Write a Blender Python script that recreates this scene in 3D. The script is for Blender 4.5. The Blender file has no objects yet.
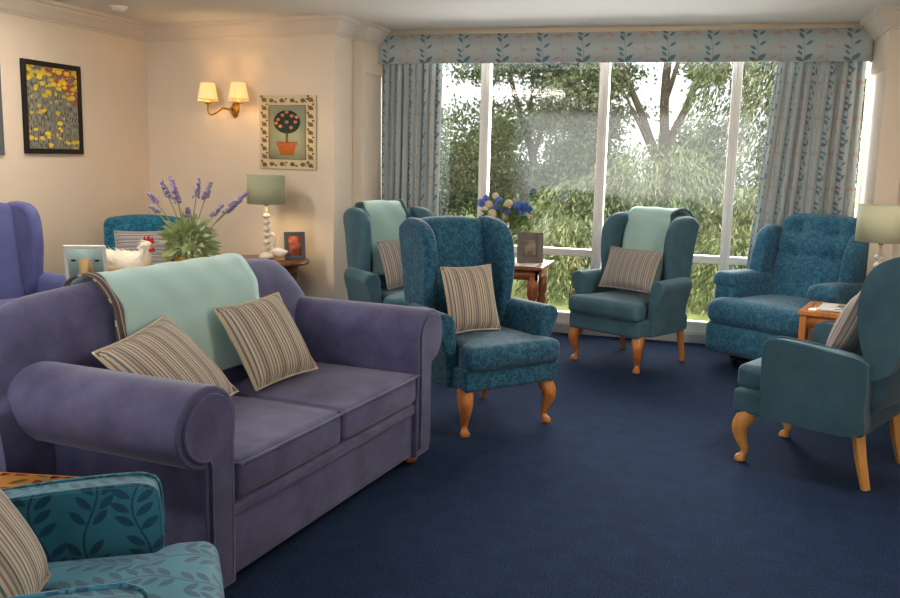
import bpy, bmesh, math, random
from math import sin, cos, pi, radians as R
from mathutils import Vector, Matrix
import numpy as np

S = bpy.context.scene
COL = S.collection
random.seed(7)

# ------------------------------------------------------------------ camera
cam = bpy.data.cameras.new('camera'); cam.sensor_width = 36.0; cam.lens = 36.0*905/900
cam.clip_end = 400
co = bpy.data.objects.new('camera', cam); COL.objects.link(co); S.camera = co
YAW, PITCH, ROLL, EYE = .285, .1575, -.0237, 1.5
fwd = Vector((-sin(YAW)*cos(PITCH), cos(YAW)*cos(PITCH), -sin(PITCH)))
rt0 = Vector((cos(YAW), sin(YAW), 0)); up0 = rt0.cross(fwd)
rt = rt0*cos(ROLL) + -up0*sin(ROLL)
up = rt.cross(fwd)
m = Matrix((rt, up, -fwd)).transposed().to_4x4(); m.translation = (0, 0, EYE)
co.matrix_world = m

# ------------------------------------------------------------------ view, world, lights
S.view_settings.view_transform = 'Standard'; S.view_settings.look = 'None'
S.view_settings.gamma = 1.0; S.view_settings.use_curve_mapping = False
S.view_settings.exposure = 0.36
w = bpy.data.worlds.new('overcast_sky'); S.world = w; w.use_nodes = True
bg = w.node_tree.nodes['Background']; bg.inputs[0].default_value = (.97, .985, 1.0, 1); bg.inputs[1].default_value = 1.45

def light(name, kind, loc, direction, energy, color=(1, 1, 1), size=1, size_y=None, angle=None):
    l = bpy.data.lights.new(name, kind); l.energy = energy; l.color = color
    if kind == 'AREA':
        l.size = size
        if size_y: l.shape = 'RECTANGLE'; l.size_y = size_y
    if kind == 'SUN': l.angle = angle or .3
    if kind == 'POINT': l.shadow_soft_size = size
    o = bpy.data.objects.new(name, l); COL.objects.link(o); o.location = loc
    if direction is not None:
        o.rotation_euler = Vector(direction).to_track_quat('-Z', 'Y').to_euler()
    return o
light('soft_sun', 'SUN', (12, 0, 20), (-.85, .42, -.70), 2.3, (1, .97, .9), angle=.5)
light('rear_fill_light', 'AREA', (-1.6, -2.35, 1.6), (0, 1, .10), 36, (1, .96, .92), 4.2, 1.6)  # fill area light added behind the camera to brighten the room
light('garden_window_daylight', 'AREA', (-.95, 8.7, 2.15), (0, -.9, -.42), 580, (1, .97, .98), 4.6, 2.2)

# ------------------------------------------------------------------ node helpers
def srgb(r, g, b):
    f = lambda c: (c/255/12.92 if c/255 <= .04045 else ((c/255+.055)/1.055)**2.4)
    return (f(r), f(g), f(b), 1)

class NT:
    def __init__(s, name, rough=.8):
        s.m = bpy.data.materials.new(name); s.m.use_nodes = True
        s.t = s.m.node_tree; s.n = s.t.nodes; s.b = s.n['Principled BSDF']
        s.b.inputs['Roughness'].default_value = rough
        s.b.inputs['Specular IOR Level'].default_value = .3
        s._tc = None
    def new(s, t): return s.n.new(t)
    def link(s, a, b): s.t.links.new(a, b)
    def setin(s, sock, v):
        if isinstance(v, bpy.types.NodeSocket): s.link(v, sock)
        else: sock.default_value = v
    def tc(s, which='Object'):
        if s._tc is None: s._tc = s.new('ShaderNodeTexCoord')
        return s._tc.outputs[which]
    def math(s, op, a, b=None, c=None):
        n = s.new('ShaderNodeMath'); n.operation = op
        s.setin(n.inputs[0], a)
        if b is not None: s.setin(n.inputs[1], b)
        if c is not None: s.setin(n.inputs[2], c)
        return n.outputs[0]
    def noise(s, scale, detail=3, vec=None, rough=.5, dist=0):
        n = s.new('ShaderNodeTexNoise'); n.inputs['Scale'].default_value = scale
        n.inputs['Detail'].default_value = detail; n.inputs['Roughness'].default_value = rough
        n.inputs['Distortion'].default_value = dist
        s.link(vec if vec is not None else s.tc(), n.inputs['Vector'])
        return n.outputs['Fac']
    def ramp(s, fac, stops, interp='LINEAR'):
        n = s.new('ShaderNodeValToRGB'); r = n.color_ramp; r.interpolation = interp
        while len(r.elements) < len(stops): r.elements.new(.5)
        for e, (p, c) in zip(r.elements, stops):
            e.position = p; e.color = c if len(c) == 4 else (*c, 1)
        s.link(fac, n.inputs[0]); return n.outputs[0]
    def mix(s, f, a, b):
        n = s.new('ShaderNodeMix'); n.data_type = 'RGBA'
        s.setin(n.inputs[0], f); s.setin(n.inputs[6], a); s.setin(n.inputs[7], b)
        return n.outputs[2]
    def color(s, v): s.setin(s.b.inputs['Base Color'], v)
    def bump(s, h, strength=.3, dist=.002):
        n = s.new('ShaderNodeBump'); n.inputs['Strength'].default_value = strength
        n.inputs['Distance'].default_value = dist; s.link(h, n.inputs['Height'])
        s.link(n.outputs[0], s.b.inputs['Normal'])
    def mapping(s, vec, scale=(1, 1, 1), rot=(0, 0, 0)):
        n = s.new('ShaderNodeMapping'); n.inputs['Scale'].default_value = scale
        n.inputs['Rotation'].default_value = rot; s.link(vec, n.inputs['Vector']); return n.outputs[0]
    def uv(s, tu=None, tv=None):
        n = s.new('ShaderNodeSeparateXYZ'); s.link(s.tc('UV'), n.inputs[0])
        u, v = n.outputs[0], n.outputs[1]
        if tu: u = s.math('WRAP', u, tu, 0.0)
        if tv: v = s.math('WRAP', v, tv, 0.0)
        return u, v
    def leaf(s, u, v, cx, cy, ang, L, W):
        du = s.math('SUBTRACT', u, cx); dv = s.math('SUBTRACT', v, cy)
        c, q = cos(ang), sin(ang)
        a = s.math('MULTIPLY_ADD', du, c/L, s.math('MULTIPLY', dv, q/L))
        b = s.math('MULTIPLY_ADD', du, -q/W, s.math('MULTIPLY', dv, c/W))
        a2 = s.math('MULTIPLY', a, a)
        return s.math('LESS_THAN', s.math('ADD', s.math('ABSOLUTE', b), a2), 1.0)
    def anyof(s, ms):
        o = ms[0]
        for k in ms[1:]: o = s.math('MAXIMUM', o, k)
        return o

def plain(name, col, rough=.6, metal=0, spec=.3, bump=None, sheen=0, vary=0, vs=8):
    t = NT(name, rough); t.b.inputs['Metallic'].default_value = metal
    t.b.inputs['Specular IOR Level'].default_value = spec
    if vary:
        f = t.noise(vs, 4)
        t.color(t.ramp(f, [(.3, [c*(1-vary) for c in col[:3]]), (.7, [min(1, c*(1+vary)) for c in col[:3]])]))
    else: t.color(col)
    if bump: t.bump(t.noise(bump[0], 2), bump[1], bump[2] if len(bump) > 2 else .002)
    if sheen: t.b.inputs['Sheen Weight'].default_value = sheen; t.b.inputs['Sheen Roughness'].default_value = .45
    return t.m

def suede(name, c0, c1, scale=7, sheen=.25):
    t = NT(name, .85); f = t.noise(scale, 5, rough=.6)
    t.color(t.ramp(f, [(.32, c0), (.68, c1)])); t.bump(t.noise(420, 2), .25, .001)
    t.b.inputs['Sheen Weight'].default_value = sheen; t.b.inputs['Sheen Roughness'].default_value = .4
    return t.m

def damask(name, c0, c1, c2, scale=26, sheen=.2):
    t = NT(name, .8)
    v = t.new('ShaderNodeTexVoronoi'); v.inputs['Scale'].default_value = scale*.55
    wv = t.new('ShaderNodeVectorMath'); wv.operation = 'MULTIPLY_ADD'
    nz = t.new('ShaderNodeTexNoise'); nz.inputs['Scale'].default_value = scale*.7; t.link(t.tc(), nz.inputs['Vector'])
    t.link(nz.outputs['Color'], wv.inputs[0]); wv.inputs[1].default_value = (.07, .07, .07); t.link(t.tc(), wv.inputs[2])
    t.link(wv.outputs[0], v.inputs['Vector'])
    ring = t.math('SINE', t.math('MULTIPLY', v.outputs['Distance'], 13.0))
    n2 = t.noise(scale*1.3, 3, dist=1.2)
    f = t.math('MULTIPLY_ADD', ring, .16, n2)
    t.color(t.ramp(f, [(.36, c0), (.47, c1), (.56, c1), (.70, c2)]))
    t.bump(t.math('ADD', f, t.math('MULTIPLY', t.noise(400, 2), .3)), .25, .0015)
    t.b.inputs['Sheen Weight'].default_value = sheen
    return t.m

def wood(name, c0, c1, scale=9, rough=.35):
    t = NT(name, rough); v = t.mapping(t.tc(), (1, 1, .12))
    f = t.noise(scale*4, 4, v, dist=1.5)
    t.color(t.ramp(f, [(.3, c0), (.7, c1)])); t.b.inputs['Specular IOR Level'].default_value = .5
    return t.m

def stripes(name, stops, period, axis='u', rough=.9):
    t = NT(name, rough); u, v = t.uv()
    a = u if axis == 'u' else v
    f = t.math('FRACT', t.math('DIVIDE', a, period))
    c = t.ramp(f, stops, 'CONSTANT')
    n = t.noise(160, 2)
    t.color(t.mix(t.math('MULTIPLY', n, .3), c, srgb(120, 112, 104)))
    t.bump(t.math('SINE', t.math('MULTIPLY', v if axis == 'u' else u, 1800.0)), .2, .001)
    return t.m

# ------------------------------------------------------------------ palette
M = {}
M['wall'] = plain('wall_paint', srgb(232, 217, 198), .9, bump=(60, .06), vary=.015, vs=3)
M['ceiling'] = plain('ceiling_paint', srgb(222, 218, 212), .95, bump=(90, .05))
M['white'] = plain('white_gloss_paint', srgb(228, 224, 216), .45)
M['pvc'] = plain('white_window_frame', srgb(240, 234, 228), .4, spec=.3)
M['coving'] = plain('coving_plaster', srgb(222, 210, 196), .85)
t = NT('navy_carpet', .98)
f1 = t.noise(9, 5); f2 = t.noise(150, 4, rough=.7)
t.color(t.ramp(t.math('MULTIPLY_ADD', f2, .88, t.math('MULTIPLY', f1, .12)), [(.36, srgb(15, 27, 48)), (.52, srgb(29, 45, 73)), (.66, srgb(52, 72, 108))]))
t.bump(f2, .6, .004); t.b.inputs['Specular IOR Level'].default_value = .1
M['carpet'] = t.m
M['purple'] = suede('purple_suede', srgb(68, 68, 102), srgb(92, 92, 130))
M['purple_blue'] = suede('violet_blue_suede', srgb(76, 82, 132), srgb(88, 94, 146))
M['teal_plain'] = suede('teal_suede', srgb(58, 94, 110), srgb(74, 110, 124), 5, .2)
M['teal_dark'] = suede('slate_teal_suede', srgb(50, 80, 96), srgb(64, 96, 110), 6, .15)
M['teal_damask'] = damask('teal_damask', srgb(16, 64, 90), srgb(26, 82, 108), srgb(46, 106, 128), 40)
M['blue_damask'] = damask('blue_floral_velvet', srgb(36, 88, 116), srgb(48, 104, 134), srgb(66, 126, 152), 40)
M['corner_damask'] = damask('peacock_damask', srgb(12, 78, 108), srgb(22, 100, 130), srgb(40, 124, 150), 36)
M['mint'] = plain('mint_fleece', srgb(166, 200, 195), .95, bump=(300, .3), sheen=.3)
M['band'] = stripes('brown_braid', [(0, srgb(70, 58, 56)), (.3, srgb(176, 164, 150)), (.45, srgb(84, 70, 64)), (.8, srgb(60, 50, 52))], .03)
M['grey_band'] = plain('slate_hem', srgb(64, 76, 84), .9)
ST = [(0, srgb(196, 184, 164)), (.1, srgb(128, 112, 98)), (.17, srgb(190, 178, 160)), (.27, srgb(92, 108, 112)), (.35, srgb(202, 190, 172)),
      (.45, srgb(150, 118, 100)), (.52, srgb(184, 174, 158)), (.62, srgb(112, 118, 116)), (.70, srgb(166, 150, 132)), (.8, srgb(84, 78, 78)), (.86, srgb(178, 168, 152)), (.94, srgb(120, 132, 134))]
M['stripe'] = stripes('striped_cushion_cloth', ST, .092)
M['stripe_grey'] = stripes('grey_striped_cloth', [(0, srgb(170, 162, 154)), (.18, srgb(122, 114, 112)), (.3, srgb(184, 176, 168)), (.5, srgb(104, 100, 104)), (.6, srgb(160, 150, 144)), (.8, srgb(134, 128, 128))], .05)
M['stripe_h'] = stripes('blue_grey_striped_cloth', [(0, srgb(172, 168, 168)), (.25, srgb(110, 120, 136)), (.4, srgb(184, 178, 174)), (.6, srgb(128, 132, 146)), (.8, srgb(160, 156, 158))], .06, 'v')
M['oak'] = wood('honey_beech', srgb(176, 104, 44), srgb(206, 136, 68))
M['beech'] = wood('pale_beech', srgb(204, 140, 66), srgb(224, 164, 92))
M['walnut'] = wood('walnut_brown', srgb(84, 48, 28), srgb(122, 74, 44))
M['mahogany'] = wood('red_brown_wood', srgb(120, 66, 38), srgb(160, 94, 58))
M['black'] = plain('black_lacquer', srgb(24, 23, 24), .4)
M['brass'] = plain('aged_brass', srgb(176, 128, 58), .32, metal=.9)
M['white_china'] = plain('white_china', srgb(226, 220, 208), .35, spec=.5)
M['feather'] = plain('cream_feathers', srgb(250, 244, 228), .95, vary=.06)
M['red'] = plain('red_felt', srgb(176, 36, 40), .8)
M['beak'] = plain('yellow_horn', srgb(204, 160, 80), .6)
M['lav_leaf'] = plain('sage_green_leaf', srgb(160, 176, 126), .7, vary=.25, vs=30)
M['lav_stem'] = plain('lavender_stem', srgb(138, 148, 112), .8)
M['lav_bloom'] = plain('lavender_bloom', srgb(150, 136, 172), .85, vary=.25, vs=60)
M['basket'] = plain('straw_pot', srgb(168, 148, 82), .9, bump=(80, .6))
M['slate'] = plain('grey_painted_wood', srgb(92, 98, 104), .6)
M['pewter'] = plain('pewter_frame', srgb(104, 98, 94), .45, metal=.3)
M['cardboard'] = plain('tan_board', srgb(196, 164, 116), .9)
M['eggshell'] = plain('duck_egg_board', srgb(150, 176, 176), .8)
M['shade'] = None
M['paper'] = plain('printed_paper', srgb(214, 212, 208), .6)
M['ink'] = plain('dark_print', srgb(60, 62, 70), .6)

def fabric_leafprint():
    t = NT('leaf_print_curtain_cloth', .9); u, v = t.uv(.335, .27)
    teal = [(.048, .205, 2.2, .030, .011), (.100, .228, .6, .026, .010), (.042, .118, 2.6, .030, .012), (.110, .150, .6, .030, .011), (.106, .045, .7, .040, .017), (.046, .078, 2.4, .026, .010)]
    grey = [(.045, .030, 2.7, .034, .014), (.045, .243, 2.6, .024, .009)]
    rose = [(.215, .225, .15, .042, .013), (.255, .12, 2.9, .036, .012), (.195, .045, .5, .034, .011), (.285, .235, 2.6, .036, .013), (.245, .02, 2.7, .03, .010)]
    f = lambda L: t.anyof([t.leaf(u, v, *a) for a in L])
    stem1 = t.math('LESS_THAN', t.math('ABSOLUTE', t.math('SUBTRACT', u, t.math('MULTIPLY_ADD', t.math('SINE', t.math('MULTIPLY', v, 23.27)), .008, .073))), .0022)
    stem2 = t.math('LESS_THAN', t.math('ABSOLUTE', t.math('SUBTRACT', u, t.math('MULTIPLY_ADD', t.math('SINE', t.math('MULTIPLY', v, 23.27)), .012, .232))), .0016)
    c = t.mix(stem2, srgb(186, 195, 195), srgb(158, 162, 156))
    c = t.mix(f(rose), c, srgb(196, 170, 156)); c = t.mix(stem1, c, srgb(132, 156, 160))
    c = t.mix(f(grey), c, srgb(124, 120, 124)); c = t.mix(f(teal), c, srgb(100, 136, 150))
    t.color(c); t.bump(t.noise(300, 2), .2, .001)
    return t.m
M['leafprint'] = fabric_leafprint()

def fabric_vine():
    t = NT('teal_vine_leaf_velvet', .75); u, v = t.uv(.24, .27)
    L = []
    for k in range(7):
        y = .02 + k*.036; x = .06 + .022*sin(y*23.27)
        L += [(x+.030, y+.012, .55, .028, .0105), (x-.030, y+.004, 2.45, .028, .0105)]
    for k in range(6):
        y = .04 + k*.038; x = .18 + .018*sin(y*23.27+2)
        L += [(x+.027, y+.008, .8, .027, .010), (x-.027, y+.008, 2.3, .027, .010)]
    msk = t.anyof([t.leaf(u, v, *a) for a in L])
    s1 = t.math('LESS_THAN', t.math('ABSOLUTE', t.math('SUBTRACT', u, t.math('MULTIPLY_ADD', t.math('SINE', t.math('MULTIPLY', v, 23.27)), .022, .06))), .003)
    s2 = t.math('LESS_THAN', t.math('ABSOLUTE', t.math('SUBTRACT', u, t.math('MULTIPLY_ADD', t.math('SINE', t.math('MULTIPLY_ADD', v, 23.27, 2.0)), .018, .18))), .003)
    msk = t.anyof([msk, s1, s2])
    n = t.noise(8, 3)
    base = t.ramp(n, [(.3, srgb(38, 108, 132)), (.7, srgb(56, 128, 150))])
    t.color(t.mix(msk, base, srgb(26, 78, 104))); t.bump(msk, .25, .001)
    t.b.inputs['Sheen Weight'].default_value = .25
    return t.m
M['vine'] = fabric_vine()

def tile_leaf():
    t = NT('autumn_leaf_tile', .25); u, v = t.uv(.16, .13)
    L1 = [(.03, .03, .5, .034, .016), (.11, .09, 2.2, .036, .017)]; L2 = [(.08, .035, 2.5, .034, .016), (.045, .095, .9, .032, .015)]; L3 = [(.135, .03, 1.2, .03, .014)]
    f = lambda L: t.anyof([t.leaf(u, v, *a) for a in L])
    c = t.mix(t.noise(18, 3), srgb(226, 150, 62), srgb(238, 186, 96))
    c = t.mix(f(L1), c, srgb(176, 74, 38)); c = t.mix(f(L2), c, srgb(150, 120, 60)); c = t.mix(f(L3), c, srgb(120, 52, 34))
    t.color(c); t.b.inputs['Specular IOR Level'].default_value = .5
    return t.m
M['leaftile'] = tile_leaf()

def lampshade(name, col, e, ecol):
    t = NT(name, .9); t.color(col)
    t.b.inputs['Emission Color'].default_value = ecol; t.b.inputs['Emission Strength'].default_value = e
    v = t.mapping(t.tc(), (1, 1, 1)); t.bump(t.noise(260, 2), .2, .001)
    return t.m
M['sage_shade'] = lampshade('sage_lamp_shade', srgb(152, 158, 136), .06, srgb(200, 190, 120))
M['sage_shade_off'] = lampshade('sage_lamp_shade_unlit', srgb(186, 188, 160), .0, srgb(200, 190, 120))
M['cream_shade'] = lampshade('glowing_pleated_shade', srgb(236, 214, 164), .55, srgb(255, 200, 120))
M['bulb'] = lampshade('lit_bulb', srgb(255, 230, 180), 6, srgb(255, 200, 120))

def glassmat():
    m = bpy.data.materials.new('clear_window_glass'); m.use_nodes = True; nt = m.node_tree; n = nt.nodes; n.clear()
    out = n.new('ShaderNodeOutputMaterial'); mx = n.new('ShaderNodeMixShader'); tr = n.new('ShaderNodeBsdfTransparent')
    gl = n.new('ShaderNodeBsdfGlossy'); gl.inputs['Roughness'].default_value = .06
    tr.inputs[0].default_value = (.95, .97, .96, 1)
    fr = n.new('ShaderNodeFresnel'); fr.inputs['IOR'].default_value = 1.5
    nt.links.new(fr.outputs[0], mx.inputs[0]); nt.links.new(tr.outputs[0], mx.inputs[1]); nt.links.new(gl.outputs[0], mx.inputs[2])
    nt.links.new(mx.outputs[0], out.inputs[0]); return m
M['glass'] = glassmat()

# ------------------------------------------------------------------ mesh helpers
def box_uv(me):
    uvl = me.uv_layers.new(name='UVMap'); vs = me.vertices
    for p in me.polygons:
        n = p.normal; ax = max(range(3), key=lambda i: abs(n[i]))
        for li in p.loop_indices:
            c = vs[me.loops[li].vertex_index].co
            uvl.data[li].uv = (c.y, c.z) if ax == 0 else ((c.x, c.z) if ax == 1 else (c.x, c.y))

def link(name, me, mat, parent):
    o = bpy.data.objects.new(name, me); COL.objects.link(o)
    if mat: me.materials.append(mat)
    if parent is not None: o.parent = parent
    return o

def ob(name, geo, mat, parent=None, uv='box', smooth=True, bevel=0, seg=3, sub=0, solid=0, sharp=None):
    verts, faces = geo[0], geo[1]
    me = bpy.data.meshes.new(name); me.from_pydata([tuple(v) for v in verts], [], [tuple(f) for f in faces]); me.update()
    bm = bmesh.new(); bm.from_mesh(me); bmesh.ops.recalc_face_normals(bm, faces=bm.faces); bm.to_mesh(me); bm.free()
    if uv == 'box': box_uv(me)
    elif uv is not None:
        l = me.uv_layers.new(name='UVMap')
        for lp in me.loops: l.data[lp.index].uv = uv[lp.vertex_index]
    if smooth: me.polygons.foreach_set('use_smooth', [True]*len(me.polygons))
    if sharp: me.set_sharp_from_angle(angle=R(sharp))
    o = link(name, me, mat, parent)
    if solid:
        md = o.modifiers.new('thick', 'SOLIDIFY'); md.thickness = solid; md.offset = 0
    if bevel:
        md = o.modifiers.new('bevel', 'BEVEL'); md.width = bevel; md.segments = seg; md.limit_method = 'ANGLE'; md.angle_limit = R(40); md.harden_normals = True
    if sub:
        md = o.modifiers.new('sub', 'SUBSURF'); md.levels = sub; md.render_levels = sub
    return o

def join(*gs):
    V, Fc = [], []
    for g in gs:
        k = len(V); V += [tuple(v) for v in g[0]]; Fc += [tuple(i+k for i in f) for f in g[1]]
    return V, Fc

def xf(g, mat): return [tuple(mat @ Vector(v)) for v in g[0]], g[1]
def warp(g, fn): return [fn(*v) for v in g[0]], g[1]

def box(x0, x1, y0, y1, z0, z1):
    v = [(x, y, z) for x in (x0, x1) for y in (y0, y1) for z in (z0, z1)]
    return v, [(0, 1, 3, 2), (4, 6, 7, 5), (0, 4, 5, 1), (2, 3, 7, 6), (0, 2, 6, 4), (1, 5, 7, 3)]

def rbox(x0, x1, y0, y1, z0, z1, r=.03, n=6, m=4, crown=(0, 0, 0), fn=None):
    """box with rounded edges, optional crown bulge per axis, then a warp"""
    c = ((x0+x1)/2, (y0+y1)/2, (z0+z1)/2); h = ((x1-x0)/2, (y1-y0)/2, (z1-z0)/2)
    rr = min(r, *h)*.999
    def ticks(k):
        a = h[k]-rr
        e = [a + rr*math.tan(pi/4*i/m) for i in range(1, m+1)]
        mid = [-a + 2*a*i/n for i in range(n+1)]
        return [-q for q in reversed(e)] + mid + e
    T = [ticks(k) for k in range(3)]
    V, idx, Fc = [], {}, []
    def add(p):
        key = (round(p[0], 6), round(p[1], 6), round(p[2], 6))
        if key in idx: return idx[key]
        inn = [max(-(h[k]-rr), min(h[k]-rr, p[k])) for k in range(3)]
        d = Vector([p[k]-inn[k] for k in range(3)]); d.normalize()
        q = [inn[k]+d[k]*rr for k in range(3)]
        s = [q[k]/h[k] for k in range(3)]
        for k in range(3):
            if crown[k]:
                i, j = (k+1) % 3, (k+2) % 3
                q[k] += (1 if s[k] > 0 else -1)*crown[k]*abs(s[k])*max(0, 1-s[i]**2)*max(0, 1-s[j]**2)
        q = tuple(q[k]+c[k] for k in range(3))
        if fn: q = fn(*q)
        idx[key] = len(V); V.append(q); return idx[key]
    for k in range(3):
        i, j = (k+1) % 3, (k+2) % 3
        for sgn in (-1, 1):
            for a in range(len(T[i])-1):
                for b in range(len(T[j])-1):
                    f = []
                    for (aa, bb) in ((a, b), (a+1, b), (a+1, b+1), (a, b+1)):
                        p = [0, 0, 0]; p[k] = sgn*h[k]; p[i] = T[i][aa]; p[j] = T[j][bb]
                        f.append(add(p))
                    if len(set(f)) == 4: Fc.append(f)
    return V, Fc

def prism(poly, a, b, plane='yz'):
    """poly in plane, extruded along the remaining axis from a to b"""
    def P(u, v, w): return {'yz': (w, u, v), 'xz': (u, w, v), 'xy': (u, v, w)}[plane]
    n = len(poly)
    V = [P(u, v, a) for u, v in poly] + [P(u, v, b) for u, v in poly]
    return V, [tuple(range(n))[::-1], tuple(range(n, 2*n))] + [(i, (i+1) % n, n+(i+1) % n, n+i) for i in range(n)]

def spline(pts, n=6, closed=False):
    P = [Vector(p) for p in pts]; N = len(P); out = []
    rng = N if closed else N-1
    for i in range(rng):
        g = (lambda k: P[k % N]) if closed else (lambda k: P[max(0, min(N-1, k))])
        p0, p1, p2, p3 = g(i-1), g(i), g(i+1), g(i+2)
        for k in range(n):
            t = k/n
            out.append(.5*((2*p1) + (p2-p0)*t + (2*p0-5*p1+4*p2-p3)*t*t + (3*p1-p0-3*p2+p3)*t**3))
    if not closed: out.append(P[-1])
    return [tuple(p) for p in out]

def tube(path, rad, seg=10, sq=(1, 1), cap=True):
    P = [Vector(p) for p in path]; n = len(P)
    rad = rad if isinstance(rad, (list, tuple)) else [rad]*n
    V, Fc = [], []
    tprev = None; nrm = None
    for i, p in enumerate(P):
        t = (P[min(i+1, n-1)]-P[max(i-1, 0)]).normalized()
        if nrm is None:
            a = Vector((1, 0, 0)) if abs(t.x) < .8 else Vector((0, 1, 0))
            nrm = (a - t*a.dot(t)).normalized()
        else:
            nrm = (nrm - t*nrm.dot(t)).normalized()
        b = t.cross(nrm)
        for k in range(seg):
            an = 2*pi*k/seg
            V.append(tuple(p + nrm*cos(an)*rad[i]*sq[0] + b*sin(an)*rad[i]*sq[1]))
    for i in range(n-1):
        for k in range(seg):
            Fc.append((i*seg+k, i*seg+(k+1) % seg, (i+1)*seg+(k+1) % seg, (i+1)*seg+k))
    if cap: Fc += [tuple(range(seg))[::-1], tuple(range((n-1)*seg, n*seg))]
    return V, Fc

def lathe(prof, seg=24, c=(0, 0, 0), closed=True):
    V, Fc = [], []
    for r, z in prof:
        for k in range(seg):
            a = 2*pi*k/seg; V.append((c[0]+r*cos(a), c[1]+r*sin(a), c[2]+z))
    for i in range(len(prof)-1):
        for k in range(seg):
            Fc.append((i*seg+k, i*seg+(k+1) % seg, (i+1)*seg+(k+1) % seg, (i+1)*seg+k))
    if closed: Fc += [tuple(range(seg))[::-1], tuple(range((len(prof)-1)*seg, len(prof)*seg))]
    return V, Fc

def sphere(c, r, n=10, m=8, s=(1, 1, 1)):
    return lathe([(max(.0005, r*sin(pi*i/m))*1.0, -r*cos(pi*i/m)*s[2]/1) for i in range(m+1)], n, c) if s[0] == 1 else \
        ([(c[0]+(x)*s[0], c[1]+y*s[1], c[2]+z*s[2]) for x, y, z in lathe([(max(.0005, r*sin(pi*i/m)), -r*cos(pi*i/m)) for i in range(m+1)], n)[0]], lathe([(1, 0)]*(m+1), n)[1])

def gridmesh(fn, nu, nv):
    """fn(i,j) -> point ; returns verts, faces"""
    V = [fn(i, j) for i in range(nu+1) for j in range(nv+1)]
    Fc = [(i*(nv+1)+j, (i+1)*(nv+1)+j, (i+1)*(nv+1)+j+1, i*(nv+1)+j+1) for i in range(nu) for j in range(nv)]
    return V, Fc

def thing(name, label, cat, loc=(0, 0, 0), rz=0, group=None, rot=None):
    o = bpy.data.objects.new(name, None); COL.objects.link(o); o.empty_display_size = .1
    o.location = loc; o.rotation_euler = rot if rot else (0, 0, rz)
    return tag(o, label, cat, group)
def tag(o, label, cat, group=None):
    o['label'] = label; o['category'] = cat
    if group: o['group'] = group
    return o
def struct(o, label=None):
    o['kind'] = 'structure'
    if label: o['label'] = label
    return o
def copy_thing(r, loc, rz, label, group=None):
    c = r.copy(); COL.objects.link(c); c.location = loc; c.rotation_euler = (0, 0, rz); c['label'] = label
    if group: c['group'] = group
    for ch in list(r.children):
        k = ch.copy(); COL.objects.link(k); k.parent = c
        for g in list(ch.children):
            q = g.copy(); COL.objects.link(q); q.parent = k
    return c

# ------------------------------------------------------------------ room shell
CZ = 2.545                    # ceiling
XL, XR, YW, YB = -4.87, 1.18, 7.80, -2.4
LA = math.atan2(-.26, 1.89)  # lamp wall runs from the left corner to the pier
PX, PY = -2.98, 6.77         # pier corner
struct(ob('floor', box(XL-.2, XR+.2, YB-.2, YW, -.12, 0), M['carpet'], smooth=False), 'navy blue fitted carpet')
struct(ob('ceiling', box(XL-.2, XR+.2, YB-.2, YW+.35, CZ, CZ+.15), M['ceiling'], smooth=False), 'pale grey white plaster ceiling')
struct(ob('wall_left', box(XL-.2, XL, YB-.2, 7.25, 0, CZ), M['wall'], smooth=False), 'beige painted wall with the flower picture')
struct(ob('wall_lamp', prism([(XL-.1, 7.045), (PX, PY), (PX, YW+.2), (XL-.1, YW+.2)], 0, CZ, 'xy'), M['wall'], smooth=False), 'beige wall behind the lamp table')
# left pier: a panelled upright between the corner and the window
struct(ob('wall_pier', join(box(PX-.05, PX+.055, 7.16, YW+.05, 0, CZ), box(PX+.055, PX+.08, 7.16, YW+.05, 2.17, CZ), box(PX+.055, PX+.08, 7.16, 7.24, 0, 2.17)), M['wall'], smooth=False), 'narrow panelled beige pier left of the curtain')
# right wall with its panelled pier
struct(ob('wall_right', join(box(XR, XR+.2, YB-.2, YW+.05, 0, CZ),
       box(XR-.12, XR, 6.9, YW+.05, 0, CZ), box(XR-.15, XR-.12, 6.9, 7.0, 0, 2.17), box(XR-.15, XR-.12, 6.9, YW+.05, 2.17, CZ)), M['wall'], smooth=False), 'pale beige wall at the right edge')
struct(ob('wall_rear', join(box(XL, -4, YB-.2, YB, 0, CZ), box(.9, XR, YB-.2, YB, 0, CZ), box(-4, .9, YB-.2, YB, 0, .6), box(-4, .9, YB-.2, YB, 2.35, CZ)), M['wall'], smooth=False))

def coving(name, pts):
    prof = [(0, 0), (0, -.135), (.012, -.135), (.018, -.118), (.03, -.112), (.06, -.075), (.085, -.045), (.09, -.03), (.115, -.022), (.12, 0)]
    V, Fc = [], []; n = len(prof); P = [Vector(p) for p in pts]
    for i, p in enumerate(P):
        d1 = (P[i]-P[i-1]).normalized() if i > 0 else None
        d2 = (P[i+1]-P[i]).normalized() if i < len(P)-1 else None
        nn = [Vector((d.y, -d.x)) for d in (d1, d2) if d is not None]
        mt = sum(nn, Vector((0, 0))); mt = mt/ (mt.dot(nn[0]))
        for u, z in prof: V.append((p.x+mt.x*u, p.y+mt.y*u, CZ+z))
    for i in range(len(P)-1):
        for k in range(n): Fc.append((i*n+k, i*n+(k+1) % n, (i+1)*n+(k+1) % n, (i+1)*n+k))
    Fc += [tuple(range(n)), tuple(range((len(P)-1)*n, len(P)*n))]
    return struct(ob(name, (V, Fc), M['coving'], smooth=False))
coving('trim_1', [(XL, YB), (XL, 7.03), (PX, PY), (PX, 7.16), (PX+.08, 7.16), (PX+.08, 7.62)])
coving('trim_2', [(XR-.15, 7.62), (XR-.15, 6.9), (XR, 6.9), (XR, YB)])
struct(ob('baseboard_left', box(XL, XL+.018, YB, 7.02, 0, .14), M['white'], bevel=.005))
struct(ob('baseboard_back', xf(box(0, 1.9, -.018, 0, 0, .14), Matrix.Translation((XL, 7.03, 0)) @ Matrix.Rotation(LA, 4, 'Z')), M['white'], bevel=.005))
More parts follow.
